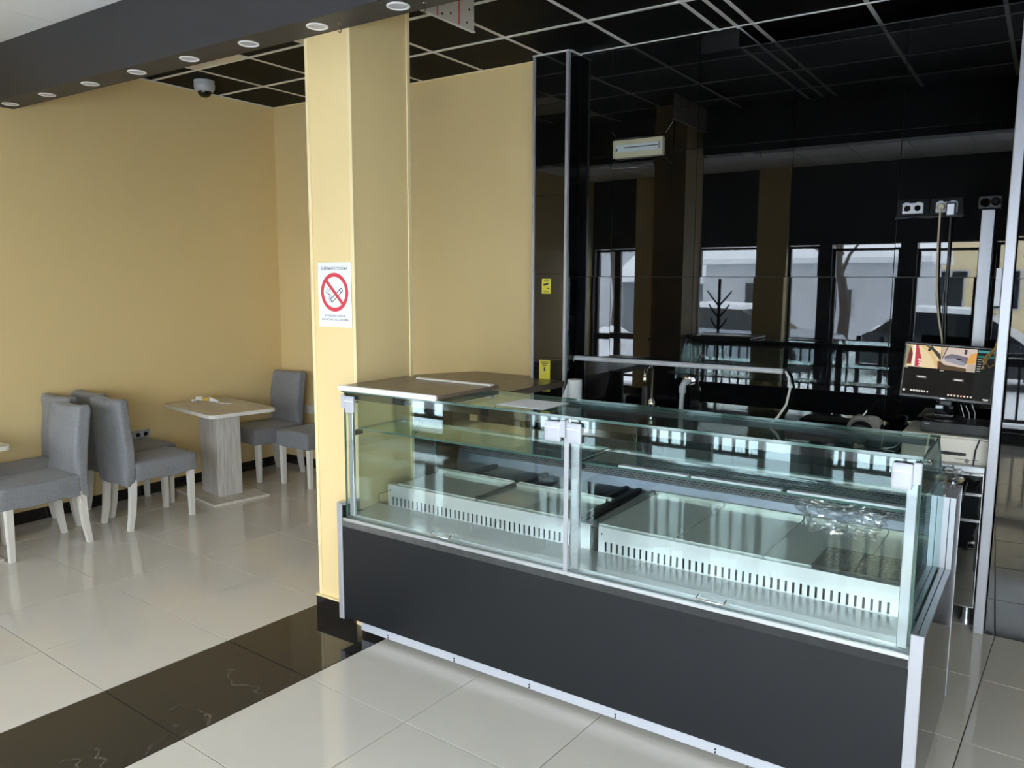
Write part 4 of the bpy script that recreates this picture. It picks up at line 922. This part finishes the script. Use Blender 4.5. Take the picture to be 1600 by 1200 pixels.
def car(name, lab, loc, rz, paint):
    t = thing(name, lab, 'car', loc, R(rz), 'parked cars')
    MB().prism([(-2.05, 0.25), (2.05, 0.25), (2.1, 0.6), (1.95, 0.78), (0.95, 0.88), (-1.9, 0.92), (-2.1, 0.8)], -0.82, 0.82, 'y').build('body', paint, t)
    MB().prism([(0.95, 0.88), (0.25, 1.36), (-1.2, 1.42), (-1.85, 0.92)], -0.72, 0.72, 'y').build('cabin', 'car_glass', t)
    MB().prism([(0.2, 1.36), (0.15, 1.46), (-1.15, 1.5), (-1.2, 1.40)], -0.74, 0.74, 'y').build('roof_snow', 'snow', t)
    for x in (-1.3, 1.3):
        for y in (-0.84, 0.68): MB().lathe([(0.31, 0), (0.31, -0.16)], 18, (x, y, 0.31), 'y').build('wheel', 'black_rubber', t, 40)
    for y in (-0.7, 0.5): B(-2.12, y, 0.6, -2.05, y+0.2, 0.8).build('tail_light', 'tail_red', t)
car('parked_car', 'silver parked car mirrored right of the lamp bar end', (-5.9, -8.6, -0.25), 10, 'car_silver')
car('parked_car', 'dark parked car mirrored left of the monitor', (-1.2, -8.8, -0.25), 4, 'car_dark')
def tree(lab, loc, h, seed):
    rnd = random.Random(seed); t = thing('bare_tree', lab, 'tree', loc, 0, 'trees across the street'); b = MB()
    b.tube([(0, 0, -0.1), (0.1, 0, h*0.25), (-0.1, 0.05, h*0.5), (0.1, 0, h)], [0.16, 0.13, 0.10, 0.03], 8); b.build('trunk', 'bark', t, 60)
    br = MB()
    def grow(p, d, l, r, n_):
        q = p+d*l; br.tube([p, (p+q)/2+Vector((rnd.uniform(-.1, .1), rnd.uniform(-.1, .1), 0.05))*l, q], [r, r*0.8, r*0.55], 5)
        if n_:
            for _ in range(3): grow(q, (d+Vector((rnd.uniform(-.9, .9), rnd.uniform(-.9, .9), rnd.uniform(-.2, .6)))).normalized(), l*0.66, r*0.55, n_-1)
    for k in range(7): grow(Vector((0, 0, h*(0.35+0.09*k))), Vector((rnd.uniform(-1, 1), rnd.uniform(-1, 1), 0.7)).normalized(), h*0.24, 0.05, 3)
    br.build('branches', 'bark', t)
tree('bare dark tree mirrored in front of the white house', (-4.3, -11, -0.25), 5, 4)
tree('bare tree mirrored over the grey shed', (-10.6, -11, -0.25), 6, 9)
tree('bare tree mirrored at the pilaster edge', (-17.5, -13, -0.25), 5.5, 12)
t = thing('coat_stand', 'branching dark coat stand mirrored above the lamp bar', 'coat stand', (-3.70, -0.45, 0))
MB().tube([(0, 0, 0), (0, 0, 1.78)], 0.02, 10).build('stem', 'frame_dark', t, 60)
MB().lathe([(0.2, 0), (0.2, 0.02), (0.03, 0.04)], 20).build('base', 'frame_dark', t, 40)
for k, z in enumerate((1.42, 1.26, 1.1)):
    for s in (-1, 1): MB().tube([(0, 0, z), (s*0.09, 0, z+0.1), (s*0.17-s*0.03*k, 0, z+0.2-0.02*k)], [0.014, 0.012, 0.009], 8).build('peg', 'frame_dark', t, 60)

t = thing('window_counter', 'long dark bar counter along the shop windows, mirrored under them', 'counter', (-2.9, -0.88, 0))
MB().bbox(-1.95, -0.17, 0.86, 1.95, 0.17, 0.905, 0.004).build('countertop', 'frame_dark', t)
for x in (-1.7, 0.0, 1.7): MB().bbox(x-0.03, -0.03, 0, x+0.03, 0.03, 0.86, 0.004, 1).build('leg', 'frame_dark', t)
for k, (x, z, w) in enumerate(((-9.3, -7.4, 0.9), (-12.6, -9.0, 1.0), (-3.0, -11.9, 0.8))):
    tag(MB().rbox((0, 0, 0.3), (w, w*0.7, 0.55), 0.45, 10, lambda p: wr(p, 3, 0.25, k*4)).build('snowy_shrub', 'snow', None, 60, (x, z, -0.25)), ['low snow covered shrub mirrored beside the silver car', 'snow covered shrub mirrored under the bare tree', 'snow covered shrub mirrored behind the dark car'][k], 'shrub', 'snowy shrubs')
